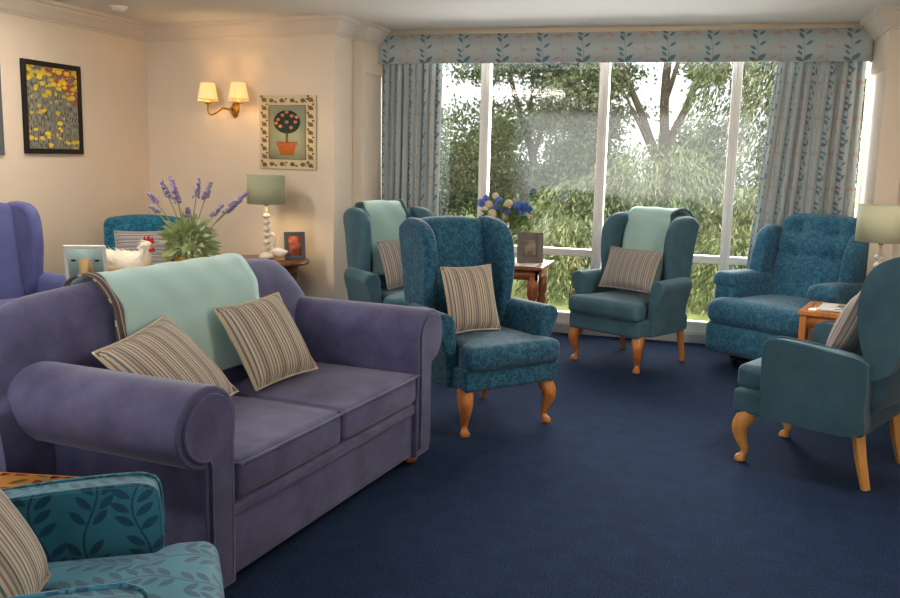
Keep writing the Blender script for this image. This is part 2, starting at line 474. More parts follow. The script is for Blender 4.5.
struct(ob('baseboard_right', box(XR-.018, XR, YB, 6.9, 0, .14), M['white'], bevel=.005))

# window wall : four bays
WX = [-3.02, -2.0, -.98, .075, 1.08]
struct(ob('trim_3', box(PX+.1, XR-.15, 7.68, YW+.1, 0, .075), plain('kerb_paint', srgb(186, 182, 180), .6), bevel=.004), 'grey kerb under the garden window')
struct(ob('wall_window', box(PX-.1, XR+.1, YW-.06, YW+.2, 2.38, CZ), M['wall'], smooth=False), 'lintel over the garden window')
for i in range(4):
    x0, x1 = WX[i], WX[i+1]; f = .039
    wd = bpy.data.objects.new('window_%d' % (i+1), None); COL.objects.link(wd); struct(wd, 'tall white framed garden window bay'); wd.location = ((x0+x1)/2, YW, 0)
    a, b = x0-(x0+x1)/2, x1-(x0+x1)/2
    fr = join(box(a, a+f, -.05, .05, .075, 2.40), box(b-f, b, -.05, .05, .075, 2.40), box(a+f, b-f, -.05, .05, .075, .165), box(a+f, b-f, -.05, .05, 2.33, 2.40))
    ob('window_frame', fr, M['pvc'], wd, smooth=False, bevel=.006)
    ob('transom', box(a+f, b-f, -.05, .05, .665, .725), M['pvc'], wd, bevel=.006)
    ob('window_pane', box(a+f, b-f, -.004, .004, .725, 2.33), M['glass'], wd, smooth=False)
    ob('window_pane', box(a+f, b-f, -.004, .004, .165, .665), M['glass'], wd, smooth=False)

# ------------------------------------------------------------------ pelmet and curtains
def pelmet():
    x0, x1, yf, z0, z1 = -2.94, 1.02, 7.53, 2.265, 2.505
    t = thing('pelmet', 'leaf patterned fabric pelmet running across the top of the window', 'pelmet', (0, 0, 0))
    n = 60; V = []; uv = []
    path = [(x0, 7.70), (x0, yf+.02), (x0+.02, yf)] + [(x0+.02+(x1-x0-.04)*k/n, yf) for k in range(1, n)] + [(x1-.02, yf), (x1, yf+.02), (x1, 7.70)]
    s = 0; last = None
    for p in path:
        if last: s += math.dist(p, last)
        last = p
        for z in (z0, z1): V.append((p[0], p[1], z)); uv.append((s+.12, z-z0+.012))
    Fc = [(2*i, 2*i+2, 2*i+3, 2*i+1) for i in range(len(path)-1)]
    ob('pelmet_cloth', (V, Fc), M['leafprint'], t, uv=uv, solid=.012, sharp=40)
    ob('pelmet_board', box(x0+.01, x1-.01, yf+.012, 7.70, z1-.02, z1+.004), M['wall'], t)
    ob('top_trim', box(x0, x1, yf-.008, yf+.012, z1+.002, CZ), plain('cream_strip', srgb(226, 210, 184), .6), t)
pelmet()

def curtain(name, label, xt, xb, pleats, edge):
    """xt,(x0,x1) at top, xb at bottom; hanging in front of the glass"""
    t = thing(name, label, 'curtain', ((xt[0]+xt[1])/2, 7.66, 0), group='window curtains'); cx = t.location.x
    nu, nv = pleats*10, 14
    def pt(i, j):
        u = i/nu; v = j/nv; z = .02 + (2.30-.02)*v
        a = xb[0] + (xt[0]-xb[0])*v; b = xb[1] + (xt[1]-xb[1])*v
        ph = u*pleats*2*pi
        amp = .052*(1-.45*v) * (.75+.35*sin(u*17+2))
        y = amp*sin(ph + .35*sin(v*3+u*9)) + .01*sin(u*23+v*4)
        x = a + (b-a)*u + .012*sin(ph*2+1.0)
        return (x-cx, y, z)
    V, Fc = gridmesh(pt, nu, nv)
    uv = [((i/nu)*pleats*.165, V[i*(nv+1)+j][2]) for i in range(nu+1) for j in range(nv+1)]
    ob('curtain_cloth', (V, Fc), M['leafprint'], t, uv=uv, solid=.004)
    # the heading tape that carries it
    ob('curtain_track', box(xt[0]-cx, xt[1]-cx, -.012, .012, 2.30, 2.33), M['white'], t)
    return t
curtain('curtain', 'leaf patterned pleated curtain hanging at the left end of the window', (-2.925, -2.37), (-2.925, -2.38), 9, 1)
curtain('curtain', 'leaf patterned pleated curtain hanging at the right end behind the buttoned recliner', (.36, .99), (.19, .985), 10, -1)

# ------------------------------------------------------------------ upholstery builders
def cabriole(x, y, ztop, mat, parent, sx, h=None):
    pts = [(x-.004*sx, y+.012, ztop+.02), (x, y, ztop-.02), (x+.012*sx, y-.022, ztop-.07), (x+.008*sx, y-.014, ztop-.13), (x-.002*sx, y+.006, ztop-.19), (x+.002*sx, y, .035), (x+.006*sx, y-.012, .012), (x+.006*sx, y-.013, 0)]
    P = spline(pts, 4); base = [.042, .046, .041, .031, .020, .017, .028, .026]
    rad = [q[0] for q in spline([(b, 0) for b in base], 4)]
    return ob('leg', tube(P, rad, 12), mat, parent)

def rearleg(x, y, ztop, mat, parent, sx):
    P = [(x, y-.01, ztop+.02), (x, y, ztop), (x, y+.025, ztop*.5), (x, y+.06, 0)]
    V, Fc = tube(P, [.034, .034, .03, .024], 4)
    return ob('leg', (V, Fc), mat, parent, smooth=False, bevel=.005)

def arm_profile(sx, xi, xo, z0, zt, r):
    """upright section of a rolled arm, sx = side"""
    cx, cz = (xi+xo)/2 + .018, zt-r
    pts = [(xi, z0), (xi, cz-.05)]
    for k in range(13):
        a = pi*1.02 - k*(pi*1.16)/12
        pts.append((cx+r*cos(a), cz+r*sin(a)))
    pts += [(cx+r*.80, cz-r*1.0), (cx+r*.52, cz-r*1.9), (xo+.002, cz-r*3.0), (xo-.006, z0)]
    return [(sx*x, z) for x, z in pts]

def wing_chair(label, loc, rz, fab, legm, group=None, arm='roll', wings=True, top=1.12, depth=.0, name='wing_chair', cat='armchair', armz=.66, seatz=.475, tcush=False, wingy=.03, wx=.235, deep=0, armf=-.22):
    t = thing(name, label, cat, loc, rz, group or ('wing chairs round the lounge' if wings else None))
    LZ = .25
    ob('seat_frame', rbox(-.315, .315, -.335, .30, LZ, .375, .022), fab, t)
    sw = .27
    cush = ob('seat_cushion', rbox(-sw, sw, -.345, .17, .365, seatz+.015, .035, n=8, crown=(.008, .012, .018)), fab, t)
    if tcush:
        cush.data = ob('tmp', rbox(-.262, .262, -.365, .17, .365, seatz+.020, .04, n=16, crown=(0, .012, .018),
                       fn=lambda x, y, z: (x*(1.21 if y < -.25 else 1.0 + .21*max(0, (-.215-y)/.035) if y < -.215 else 1.0), y, z)), fab).data
        bpy.data.objects.remove(bpy.data.objects['tmp'])
    for zz in (seatz-.002, .382):
        pass
    # piping along the seat edge
    x_, y0_, y1_ = sw-.012, -.342, .15
    loop = [(-x_, y1_, seatz+.004), (-x_-.004, -.1, seatz+.006), (-x_+.004, y0_+.02, seatz+.004), (-x_+.03, y0_, seatz+.004), (0, y0_-.010, seatz+.006), (x_-.03, y0_, seatz+.004), (x_-.004, y0_+.02, seatz+.004), (x_+.004, -.1, seatz+.006), (x_, y1_, seatz+.004)]
    if not tcush and arm == 'roll': ob('piping', tube(spline(loop, 4), .006, 6), fab, cush)
    lean = .20
    lf = lambda x, y, z: (x, y+deep+(z-.42)*lean + .035*max(0, (abs(x)/.30))**2*-1, z + (.03*(1-(x/.3)**2) if z > top-.16 else 0))
    bw = wx+.02 if wings else .31
    ob('backrest', rbox(-bw, bw, .135, .255, .36, top-.02, .05, n=8, crown=(0, .03, 0), fn=lf), fab, t)
    for sx in (-1, 1):
        if arm == 'roll':
            pr = arm_profile(sx, .268, .345, LZ, armz, .062)
            g = prism(pr, -.20 if tcush else -.285, .22, 'xz')
            g = warp(g, lambda x, y, z: (x + sx*(.035*max(0, min(1, (z-.42)/.18)) if y < 0 else 0), y, z))
            ob('armrest', g, fab, t, bevel=.018, seg=4)
        else:
            pr = spline([(armf, .30), (armf-.005, .50), (armf, armz-.035), (armf+.025, armz-.006), (armf+.09, armz), (.05, armz-.008), (.28, armz-.035), (.31, armz-.1), (.31, .40), (.29, .27), (-.05, .265), (armf+.01, .27)], 4, True)
            g = prism(pr, sx*.27, sx*.365, 'yz')
            a = ob('armrest', g, fab, t, bevel=.022, seg=4)
            for xx in (.277, .358):
                ob('piping', tube([(sx*xx, p[0], p[1]) for p in spline([(armf, .32), (armf-.008, .50), (armf-.003, armz-.035), (armf+.025, armz-.002), (armf+.09, armz+.003), (.05, armz-.006), (.25, armz-.03)], 4)], .005, 6), fab, a)
        if wings:
            wy = wingy
            out = spline([(wy+.02, armz-.10), (wy, armz+.04), (wy-.015, armz+.18), (wy-.005, armz+.32), (wy+.03, top-.055), (wy+.10, top-.005), ((wy+.49)/2, top+.008), (.35, top-.012), (.40, top-.07), (.36, .88), (.30, .60), (.22, .52), (.12, .50)], 5, True)
            g = prism(out, wx, wx+.085, 'yz')
            def wf(x, y, z, s=sx):
                fl = max(0, min(1, (.36-y)/.36))
                return (s*(x + .02*fl - .01), y+deep*min(1, max(0, (y-wingy+.1)/.2)), z)
            ob('wing', warp(g, wf), fab, t, bevel=.034, seg=5)
        cabriole(sx*.275, -.275, LZ, legm, t, sx)
        rearleg(sx*.27, .265, LZ+.03, legm, t, sx)
    return t

def pillow_geo(w, h, th, n=14, sag=0):
    V, Fc, uv = [], [], []
    def pt(i, j, s):
        u, v = -1+2*i/n, -1+2*j/n
        k = (max(0, 1-abs(u)**2.6)**.55)*(max(0, 1-abs(v)**2.6)**.55)
        pin = 1-.06*(1-abs(u)**2)*abs(v)**3; pin2 = 1-.06*(1-abs(v)**2)*abs(u)**3
        return (u*w/2*pin2, v*h/2*pin, s*th/2*k + sag*u*u)
    for s in (1, -1):
        k = len(V)
        for i in range(n+1):
            for j in range(n+1):
                V.append(pt(i, j, s)); uv.append((w*i/n, h*j/n))
        for i in range(n):
            for j in range(n):
                Fc.append((k+i*(n+1)+j, k+(i+1)*(n+1)+j, k+(i+1)*(n+1)+j+1, k+i*(n+1)+j+1))
    return V, Fc, uv

def cushion(label, loc, head, tilt, spin, mat, w=.42, h=.40, th=.15, group=None):
    V, Fc, uv = pillow_geo(w, h, th)
    t = thing('scatter_cushion', label, 'cushion', loc, group=group or 'striped scatter cushions')
    t.matrix_world = Matrix.Translation(loc) @ Matrix.Rotation(head, 4, 'Z') @ Matrix.Rotation(tilt, 4, 'X') @ Matrix.Rotation(spin, 4, 'Z')
    ob('cushion_cover', (V, Fc), mat, t, uv=uv)
    e = []
    n = 14
    for q in ([(-1+2*i/n, -1) for i in range(n)] + [(1, -1+2*i/n) for i in range(n)] + [(1-2*i/n, 1) for i in range(n)] + [(-1, 1-2*i/n) for i in range(n+1)]):
        u, v = q
        e.append((u*w/2*(1-.06*(1-v*v)*abs(u)**3), v*h/2*(1-.06*(1-u*u)*abs(v)**3), 0))
    ob('piping', tube(e, .005, 6), mat, t, uv=None)
    return t

def drape(name, label, cat, loc, rz, path, width, x0, mat, bandmat, bands, thick=.012, n=14, off0=.014):
    """cloth strip following path (y,z) with given width along x from x0"""
    t = thing(name, label, cat, loc, rz, 'mint throws')
    P = spline(path, 5)
    def strip(a, b, off, k):
        def pt(i, j):
            u = a+(b-a)*i/k
            y, z = P[j]
            q = P[min(j+1, len(P)-1)]; p = P[max(j-1, 0)]
            d = Vector((q[0]-p[0], q[1]-p[1])).normalized()
            nx, nz = -d.y, d.x          # outward normal
            o = off + .003*sin(u*31+j*.35)
            return (u + .008*sin(j*.6), y+nx*o, z+nz*o)
        return gridmesh(pt, k, len(P)-1)
    ob('throw_cloth', strip(x0, x0+width, off0, n), mat, t, solid=thick)
    for (a, b) in bands: ob('border', strip(a, b, off0+.005, 2), bandmat, t, solid=.009)
    return t

# ------------------------------------------------------------------ sofa
SF = Vector((-1.40, 3.27)); UA = math.atan2(.993, .119)
SN = Vector((.993, -.119))
sc = SF - SN*.45
SOFA = (sc.x, sc.y, 0)
def sofa_h(s):
    a = abs(s) if s > 0 else abs(s)*.87
    h = 1.0 - .03*(a/.7)**2
    if a > .68: h -= .155*((a-.68)/.25)**1.7
    return h
def sofa_section(h):
    # front face up, over the roll, down the back  (local y: front -.45)
    return [(.20, .28), (.185, .44), (.215, .62), (.265, h-.17), (.288, h-.08), (.335, h-.018), (.395, h), (.455, h-.03), (.495, h-.10), (.50, h-.2), (.505, .5), (.51, .06), (.3, .06)]
def sofa():
    t = thing('sofa', 'large purple two seater sofa with scroll arms in the left foreground', 'sofa', SOFA, UA)
    f = M['purple']
    ob('seat_frame', rbox(-.74, .74, -.425, .46, .055, .345, .02), f, t)
    ob('front_border', rbox(-.735, .735, -.44, -.40, .27, .325, .018, crown=(0, .005, 0)), f, t)
    for a, b in ((-.70, -.002), (.002, .70)):
        c = ob('seat_cushion', rbox(a, b, -.455, .21, .335, .475, .03, n=8, crown=(.0, .012, .022)), f, t)
        ob('piping', tube(spline([(a+.005, .0, .466), (a+.006, -.43, .466), (a+.03, -.462, .466), ((a+b)/2, -.470, .468), (b-.03, -.462, .466), (b-.006, -.43, .466), (b-.005, .0, .466)], 5), .006, 6), f, c)
    ns = 40
    secs = [spline([(y, z) for y, z in sofa_section(sofa_h(-1.06+1.99*i/ns))], 4) for i in range(ns+1)]
    n = len(secs[0])
    V = [(-1.06+1.99*i/ns, y, z) for i in range(ns+1) for (y, z) in secs[i]]
    Fc = [(i*n+k, (i+1)*n+k, (i+1)*n+(k+1) % n, i*n+(k+1) % n) for i in range(ns) for k in range(n)]
    Fc += [tuple(range(n)), tuple(range(ns*n, (ns+1)*n))]
    ob('backrest', (V, Fc), f, t, sharp=60)
    for sx in (-1, 1):
        # scroll arm: vertical panel with a big outward roll
        cx, cz, r = .845, .632, .134
        pts = [(.705, .055), (.705, .55)]
        for k in range(21):
            a = pi*1.0 - k*(pi*1.55)/20
            pts.append((cx+r*1.12*cos(a), cz+r*sin(a)))
        pts += [(.86, cz-r*.80), (.858, .50), (.86, .055)]
        pr = [(sx*x, z) for x, z in pts]
        # the arm drops slightly to the rear and swells at the front
        g = prism(pr, -.452, .57, 'xz')
        a = ob('armrest', g, f, t, bevel=.028, seg=4)
        fp = [(sx*(.735), .10), (sx*.735, .56)]
        for k in range(17):
            an = pi*.98 - k*(pi*1.48)/16
            fp.append((sx*(cx+(r-.028)*1.1*cos(an)), cz+(r-.028)*sin(an)))
        fp += [(sx*.85, cz-.09), (sx*.835, .5), (sx*.835, .10)]
        fpn = ob('arm_front_panel', prism(fp, -.462, -.44, 'xz'), f, a, bevel=.008)
        ob('piping', tube([(x, -.458, z) for x, z in fp], .0055, 6), f, a)
        for y in (-.375, .42):
            ob('foot', lathe([(.024, 0), (.032, .010), (.034, .026), (.028, .042), (.024, .07)], 16, (sx*.80, y, 0)), M['oak'], t)
    return t
sofa()

sp = [(y, z) for y, z in sofa_section(.99)][2:11]
sp = [(.20, .55)] + sp[0:8] + [(.505, .62)]
drape('throw_blanket', 'wide mint throw with brown edge laid over purple sofa back', 'throw', SOFA, UA, sp, .90, -.48, M['mint'], M['band'], [(-.50, -.455)], n=20, off0=.022)

# ------------------------------------------------------------------ chairs
ca = R(49.4); CA = (-1.27, 4.96, 0)
wing_chair('patterned teal wing chair with one striped cushion in the middle of the room', CA, ca, M['teal_damask'], M['oak'], tcush=True, top=1.13, deep=.06, wx=.222, wingy=.07)
cb = R(-30); CB = (-.585, 6.80, 0)
wing_chair('plain teal wing chair with mint throw standing before the middle of the window', CB, cb, M['teal_plain'], M['oak'], tcush=True, top=1.09)
cd = R(-115.7); CD = (.57, 4.81, 0)
wing_chair('slate teal wing chair at right edge seen from its side and back', CD, cd, M['teal_dark'], M['beech'], arm='panel', armz=.66, wingy=.20, wx=.25, deep=.11, armf=-.17)
ce = R(50); CE = (-2.23, 6.34, 0)
wing_chair('plain teal wing chair with mint throw beside the left curtain and pier', CE, ce, M['teal_plain'], M['oak'], tcush=True, top=1.09)
cf = R(70); CF = (-4.38, 4.69, 0)
wing_chair('violet blue wing chair at the far left edge', CF, cf, M['purple_blue'], M['oak'])
cg = R(36); CG = (-4.28, 6.10, 0)
wing_chair('patterned peacock blue low back armchair in the room corner behind the hen', CG, cg, M['corner_damask'], M['oak'], wings=False, top=.96, name='armchair')
ch = R(122); CH = (-1.355, 1.542, 0)
wing_chair('teal leaf patterned armchair cut off at the bottom left corner', CH, ch, M['vine'], M['oak'], arm='panel', armz=.66, tcush=True, wings=False, top=.95, name='armchair', deep=.17)

def recliner():
    rz = R(-38); f = M['blue_damask']
    t = thing('recliner_chair', 'blue floral buttoned recliner chair before the right curtain', 'recliner', (.545, 7.0, 0), rz); t.scale = (1.15, 1, 1.03)
    ob('base', rbox(-.27, .27, -.24, .30, .035, .13, .015), M['black'], t)
    for sx in (-1, 1):
        for y in (-.2, .26):
            ob('castor', tube([(sx*.25-.012, y, .022), (sx*.25+.012, y, .022)], .022, 12), M['black'], t)
    ob('seat_frame', rbox(-.29, .29, -.28, .34, .11, .36, .03), f, t)
    ob('seat_cushion', rbox(-.262, .262, -.435, .22, .30, .49, .07, n=18, crown=(0, .02, .03), fn=lambda x, y, z: (x*(1+.42*min(1, max(0, (-.285-y)/.03))), y, z)), f, t)
    ob('footrest', rbox(-.365, .365, -.425, -.30, .10, .325, .045, n=8, crown=(0, .022, 0)), f, t)
    btn = [(-.13, .98), (.13, .98), (-.13, .80), (.13, .80)]
    def bf(x, y, z):
        k = .0
        if y < .26:
            for bx, bz in btn: k += .05*math.exp(-((x-bx)**2+(z-bz)**2)/.0032)
            k += .022*math.exp(-((z-.80)/.03)**2) + .018*math.exp(-((z-.98)/.03)**2)*.6
        return (x, y + k + (z-.45)*.24, z + (.03*(1-(x/.3)**2) if z > .98 else 0))
    b = ob('backrest', rbox(-.275, .275, .12, .32, .40, 1.07, .07, n=36, crown=(0, .03, 0), fn=bf), f, t)
    for bx, bz in btn:
        ob('button', sphere((bx, .095+.05+.026+(bz-.45)*.24-.004, bz), .013, 10, 6), f, b)
    for sx in (-1, 1):
        def af(x, y, z): return (x, y, z - .02*max(0, (y+.3))**1.0*.6)
        a = ob('armrest', rbox(sx*.345-.085, sx*.345+.085, -.265, .30, .11, .635, .06, n=8, crown=(.01, .012, .012), fn=af), f, t)
        ob('arm_pad', rbox(sx*.345-.092, sx*.345+.092, -.280, .24, .545, .665, .055, n=6, crown=(0, 0, .008), fn=af), f, a)
        out = spline([(-.0, .58), (.0, .75), (.005, .88), (.045, .965), (.12, 1.0), (.2, .99), (.24, .92), (.2, .70), (.15, .55)], 5, True)
        g = prism(out, .275, .375, 'yz')
        ob('wing', warp(g, lambda x, y, z, s=sx: (s*x, y+(z-.45)*.22, z)), f, t, bevel=.04, seg=5)
    ob('back_panel', rbox(-.30, .30, .30, .36, .12, .98, .03, fn=lambda x, y, z: (x, y+(z-.45)*.2, z)), f, t)
recliner()

# throws on chairs: follow the leaning backrest
chpath = [(.115, .60), (.155, .80), (.192, .99), (.21, 1.06), (.245, 1.108), (.305, 1.125), (.374, 1.113), (.430, 1.06), (.428, .96), (.395, .80)]
drape('throw_blanket', 'mint throw with slate edge over the middle window chair back', 'throw', CB, cb, chpath, .40, -.20, M['mint'], M['grey_band'], [(.175, .212)])
drape('throw_blanket', 'mint throw over the wing chair back by the left curtain', 'throw', CE, ce, chpath, .35, -.20, M['mint'], M['grey_band'], [(.12, .15)])

def local(base, rz, x, y, z):
    return (base[0]+x*cos(rz)-y*sin(rz), base[1]+x*sin(rz)+y*cos(rz), base[2]+z)
cushion('beige striped cushion on the patterned teal wing chair', local(CA, ca, -.075, -.01, .70), ca, R(72), 0, M['stripe'], .34, .38, .13)
cushion('grey striped cushion on the middle window chair tipped to one side', local(CB, cb, .02, -.055, .70), cb, R(66), R(0), M['stripe_grey'], .46, .32, .13)
cushion('striped cushion on the slate teal chair at the right edge', local(CD, cd, -.03, .105, .71), cd, R(70), R(10), M['stripe_grey'], .40, .36, .13)
cushion('grey striped cushion on the wing chair by the left curtain', local(CE, ce, -.02, -.02, .706), ce, R(72), R(6), M['stripe_grey'], .34, .36, .12)
cushion('blue grey striped cushion on the corner armchair behind the hen', local(CG, cg, -.02, .0, .685), cg, R(74), 0, M['stripe_h'], .42, .36, .13)
cushion('striped cushion on the leaf patterned chair in the bottom left corner', local(CH, ch, -.065, .115, .685), ch, R(58), R(-4), M['stripe'], .36, .36, .14)
cushion('striped cushion on the sofa nearer arm', local(SOFA, UA, -.45, .03, .667), UA+R(6), R(46), R(8), M['stripe'], .50, .42, .15)
cushion('striped cushion leaning on the mint throw at the sofa middle', local(SOFA, UA, .215, .055, .675), UA+R(-14), R(56), R(5), M['stripe'], .38, .40, .15)

# ------------------------------------------------------------------ tables
def turned(x, y, h, mat, parent, r=.024):
    pr = [(r*.8, 0), (r*.9, .03), (r*.6, .06), (r*1.15, .12), (r*.7, .17), (r*.65, h*.45), (r*1.1, h*.62), (r*.75, h*.68), (r*1.25, h*.74), (r*1.25, h)]
    return ob('leg', lathe(pr, 14, (x, y, 0)), mat, parent)

# round table with the sage lamp
LT = (-3.40, 6.42, 0)
t = thing('side_table', 'round dark wooden table carrying the sage lamp by the wall', 'table', LT)
ob('tabletop', lathe([(.27, .62), (.335, .628), (.342, .64), (.335, .655), (.30, .658)], 40), M['walnut'], t)
ob('apron', lathe([(.25, .56), (.25, .625)], 32), M['walnut'], t)
for k in range(4):
    a = pi/4+k*pi/2+.2; turned(.24*cos(a), .24*sin(a), .60, M['walnut'], t)
TZ = .658

def table_lamp(label, loc, shade, lit):
    t = thing('table_lamp', label, 'lamp', loc, group='drum shade table lamps')
    pr = [(.062, 0), (.066, .01), (.05, .03), (.022, .045)]
    z = .05
    for k in range(6): pr += [(.011, z), (.026, z+.012), (.032, z+.024), (.026, z+.036), (.011, z+.048)]; z += .052
    pr += [(.012, z), (.012, z+.06)]
    ob('lamp_base', lathe(pr, 20), M['white_china'], t)
    h0 = .43
    V, Fc = lathe([(.148, h0), (.145, h0+.225)], 40, closed=False)
    ob('lamp_shade', (V, Fc), shade, t, solid=.004)
    ob('shade_ring', lathe([(.0, h0+.20), (.14, h0+.20), (.145, h0+.204), (0.001, h0+.204)], 12, closed=False) if 0 else tube([(-.145, 0, h0+.19), (.145, 0, h0+.19)], .003, 6), M['brass'], t)
    ob('bulb', sphere((0, 0, h0+.09), .028), M['bulb'] if lit else M['white_china'], t)
    ob('socket', lathe([(.015, z+.05), (.018, h0+.065)], 12), M['brass'], t)
    return t
table_lamp('white bobbin lamp with sage green drum shade on the round table', (-3.425, 6.47, TZ), M['sage_shade'], True)
light('table_lamp_bulb', 'POINT', (-3.425, 6.47, TZ+.52), None, 7, (1, .72, .38), .05)

def photo_frame(label, loc, rz, w, h, fm, picm, back=False, tilt=R(14), border=.03):
    """stands leaning back; faces -Y locally"""
    t = thing('photo_frame', label, 'photo frame', loc, group='standing photo frames')
    t.matrix_world = Matrix.Translation(loc) @ Matrix.Rotation(rz, 4, 'Z') @ Matrix.Rotation(-tilt, 4, 'X')
    fr = join(box(-w/2, -w/2+border, -.009, .009, 0, h), box(w/2-border, w/2, -.009, .009, 0, h), box(-w/2+border, w/2-border, -.009, .009, 0, border), box(-w/2+border, w/2-border, -.009, .009, h-border, h))
    ob('frame', fr, fm, t, bevel=.003)
    ob('picture', box(-w/2+border, w/2-border, -.003, .001, border, h-border), picm, t)
    ob('back_board', box(-w/2+border*.6, w/2-border*.6, .003, .0085, border*.6, h-border*.6), M['eggshell'] if back else M['ink'], t)
    st = ob('easel_back', prism([(-.05, .012), (.05, .012), (.035, h*.66), (-.035, h*.66)], .010, .014, 'xz'), M['cardboard'] if back else M['ink'], t)
    # strut reaching the table
    d = h*.62*math.sin(tilt)*1.9+.03
    ob('strut', xf(box(-.02, .02, 0, .004, -h*.60, 0), Matrix.Translation((0, .013, h*.62)) @ Matrix.Rotation(tilt*1.9, 4, 'X')), M['cardboard'] if back else M['ink'], t)
    if back:
        for sx in (-1, 1): ob('clip', rbox(sx*.07-.014, sx*.07+.014, .0085, .016, h*.62-.006, h*.62+.006, .003), M['black'], t)
    return t
def photo_mat(name, cs, scale):
    t = NT(name, .3); t.color(t.ramp(t.noise(scale, 3), [(i/(len(cs)-1)*.5+.25, c) for i, c in enumerate(cs)])); return t.m
photo_frame('small grey photo frame with reddish picture on the round lamp table', (-3.19, 6.50, TZ), R(38), .165, .215, M['slate'], photo_mat('reddish_photo', [srgb(70, 40, 40), srgb(196, 96, 70), srgb(220, 150, 120)], 22), tilt=R(10))

# goose ornament
def goose():
    t = thing('goose_ornament', 'small white china goose with bent neck beside the sage lamp', 'ornament', (-3.275, 6.40, TZ), R(-10))
    body = tube(spline([(-.075, 0, .075), (-.05, 0, .06), (0, 0, .055), (.045, 0, .065), (.06, 0, .10), (.048, 0, .15), (.052, 0, .185), (.075, 0, .195), (.088, 0, .19)], 4),
                [q[0] for q in spline([(r, 0) for r in (.006, .022, .042, .034, .018, .012, .013, .016, .006)], 4)], 12)
    ob('body', xf(body, Matrix.Rotation(pi, 4, 'Z')), M['white_china'], t)
    ob('beak', xf(tube([(.084, 0, .19), (.108, 0, .182)], [.007, .002], 8), Matrix.Rotation(pi, 4, 'Z')), M['beak'], t)
    ob('stand', lathe([(.03, 0), (.032, .006), (.012, .014), (.012, .03)], 14), M['beak'], t)
goose()

# hall table behind the sofa with hen, lavender and frame
HT = (-3.62, 5.14, 0); hz = R(38)
t = thing('side_table', 'leaf tiled wooden table behind the sofa under the hen and lavender', 'table', HT, hz)
ob('tabletop', rbox(-.38, .38, -.30, .30, .625, .655, .012), M['oak'], t)
ob('tile_panel', box(-.34, .34, -.26, .26, .645, .657), M['leaftile'], t)
ob('apron', join(box(-.33, .33, -.26, -.24, .55, .63), box(-.33, .33, .24, .26, .55, .63), box(-.33, -.31, -.26, .26, .55, .63), box(.31, .33, -.26, .26, .55, .63)), M['oak'], t)
for sx in (-1, 1):
    for sy in (-1, 1): turned(sx*.31, sy*.24, .60, M['oak'], t)
HZ = .657
photo_frame('pale backed photo frame seen from behind next to the violet chair', (-3.76, 4.75, HZ), R(206), .25, .25, M['white'], M['eggshell'], back=True, tilt=R(15), border=.022)

def hen():
    t = thing('hen_ornament', 'cream feathered hen with a red comb behind the sofa', 'ornament', (-3.68, 5.04, HZ+.002), R(14)); t.scale = (1.3, 1.3, 1.12)
    rad = [q[0] for q in spline([(r, 0) for r in (.012, .04, .066, .075, .060, .036, .027, .026, .012)], 4)]
    path = spline([(-.18, 0, .135), (-.13, 0, .11), (-.07, 0, .085), (.0, 0, .08), (.06, 0, .095), (.09, 0, .14), (.098, 0, .175), (.112, 0, .195), (.128, 0, .197)], 4)
    b = ob('body', tube(path, rad, 14), M['feather'], t)
    rng = random.Random(3); V, Fc = [], []
    for k in range(1500):
        i = rng.randrange(1, len(path)-3); a = rng.uniform(0, 2*pi); p = Vector(path[i]); r = rad[i]
        n = Vector((0, cos(a), sin(a))); tg = (Vector(path[i-1])-Vector(path[i])).normalized()
        o = p + n*r*.92; d = (tg*1.0 + n*.5 + Vector((rng.uniform(-.3, .3), rng.uniform(-.3, .3), rng.uniform(-.2, .3)))).normalized()
        L = rng.uniform(.025, .06); s = d.cross(n).normalized()*.006
        q = len(V); e = o+d*L; e.z = max(e.z, .012); V += [tuple(o-s), tuple(o+s), tuple(e)]; Fc.append((q, q+1, q+2))
    for k in range(120):   # tail sprays
        a = rng.uniform(-.5, .5); o = Vector((-.15, 0, .12)); d = Vector((-1, a*.7, rng.uniform(.0, .7))).normalized(); L = rng.uniform(.05, .1)
        s = Vector((0, .006, .006)); q = len(V); V += [tuple(o-s), tuple(o+s), tuple(o+d*L)]; Fc.append((q, q+1, q+2))
    ob('feathers', (V, Fc), M['feather'], t, smooth=False)
    comb = prism([(.08, .200), (.092, .246), (.102, .226), (.112, .254), (.121, .226), (.133, .242), (.140, .205), (.11, .190)], -.006, .006, 'xz')
    ob('comb', comb, M['red'], t, bevel=.002)
    ob('wattle', join(sphere((.128, .012, .165), .012), sphere((.128, -.012, .165), .012)), M['red'], t)
    ob('beak', tube([(.128, 0, .196), (.155, 0, .188)], [.010, .001], 8), M['beak'], t)
    ob('straw_nest', lathe([(.10, 0), (.12, .02), (.11, .04), (.05, .03)], 24), M['basket'], t)
hen()

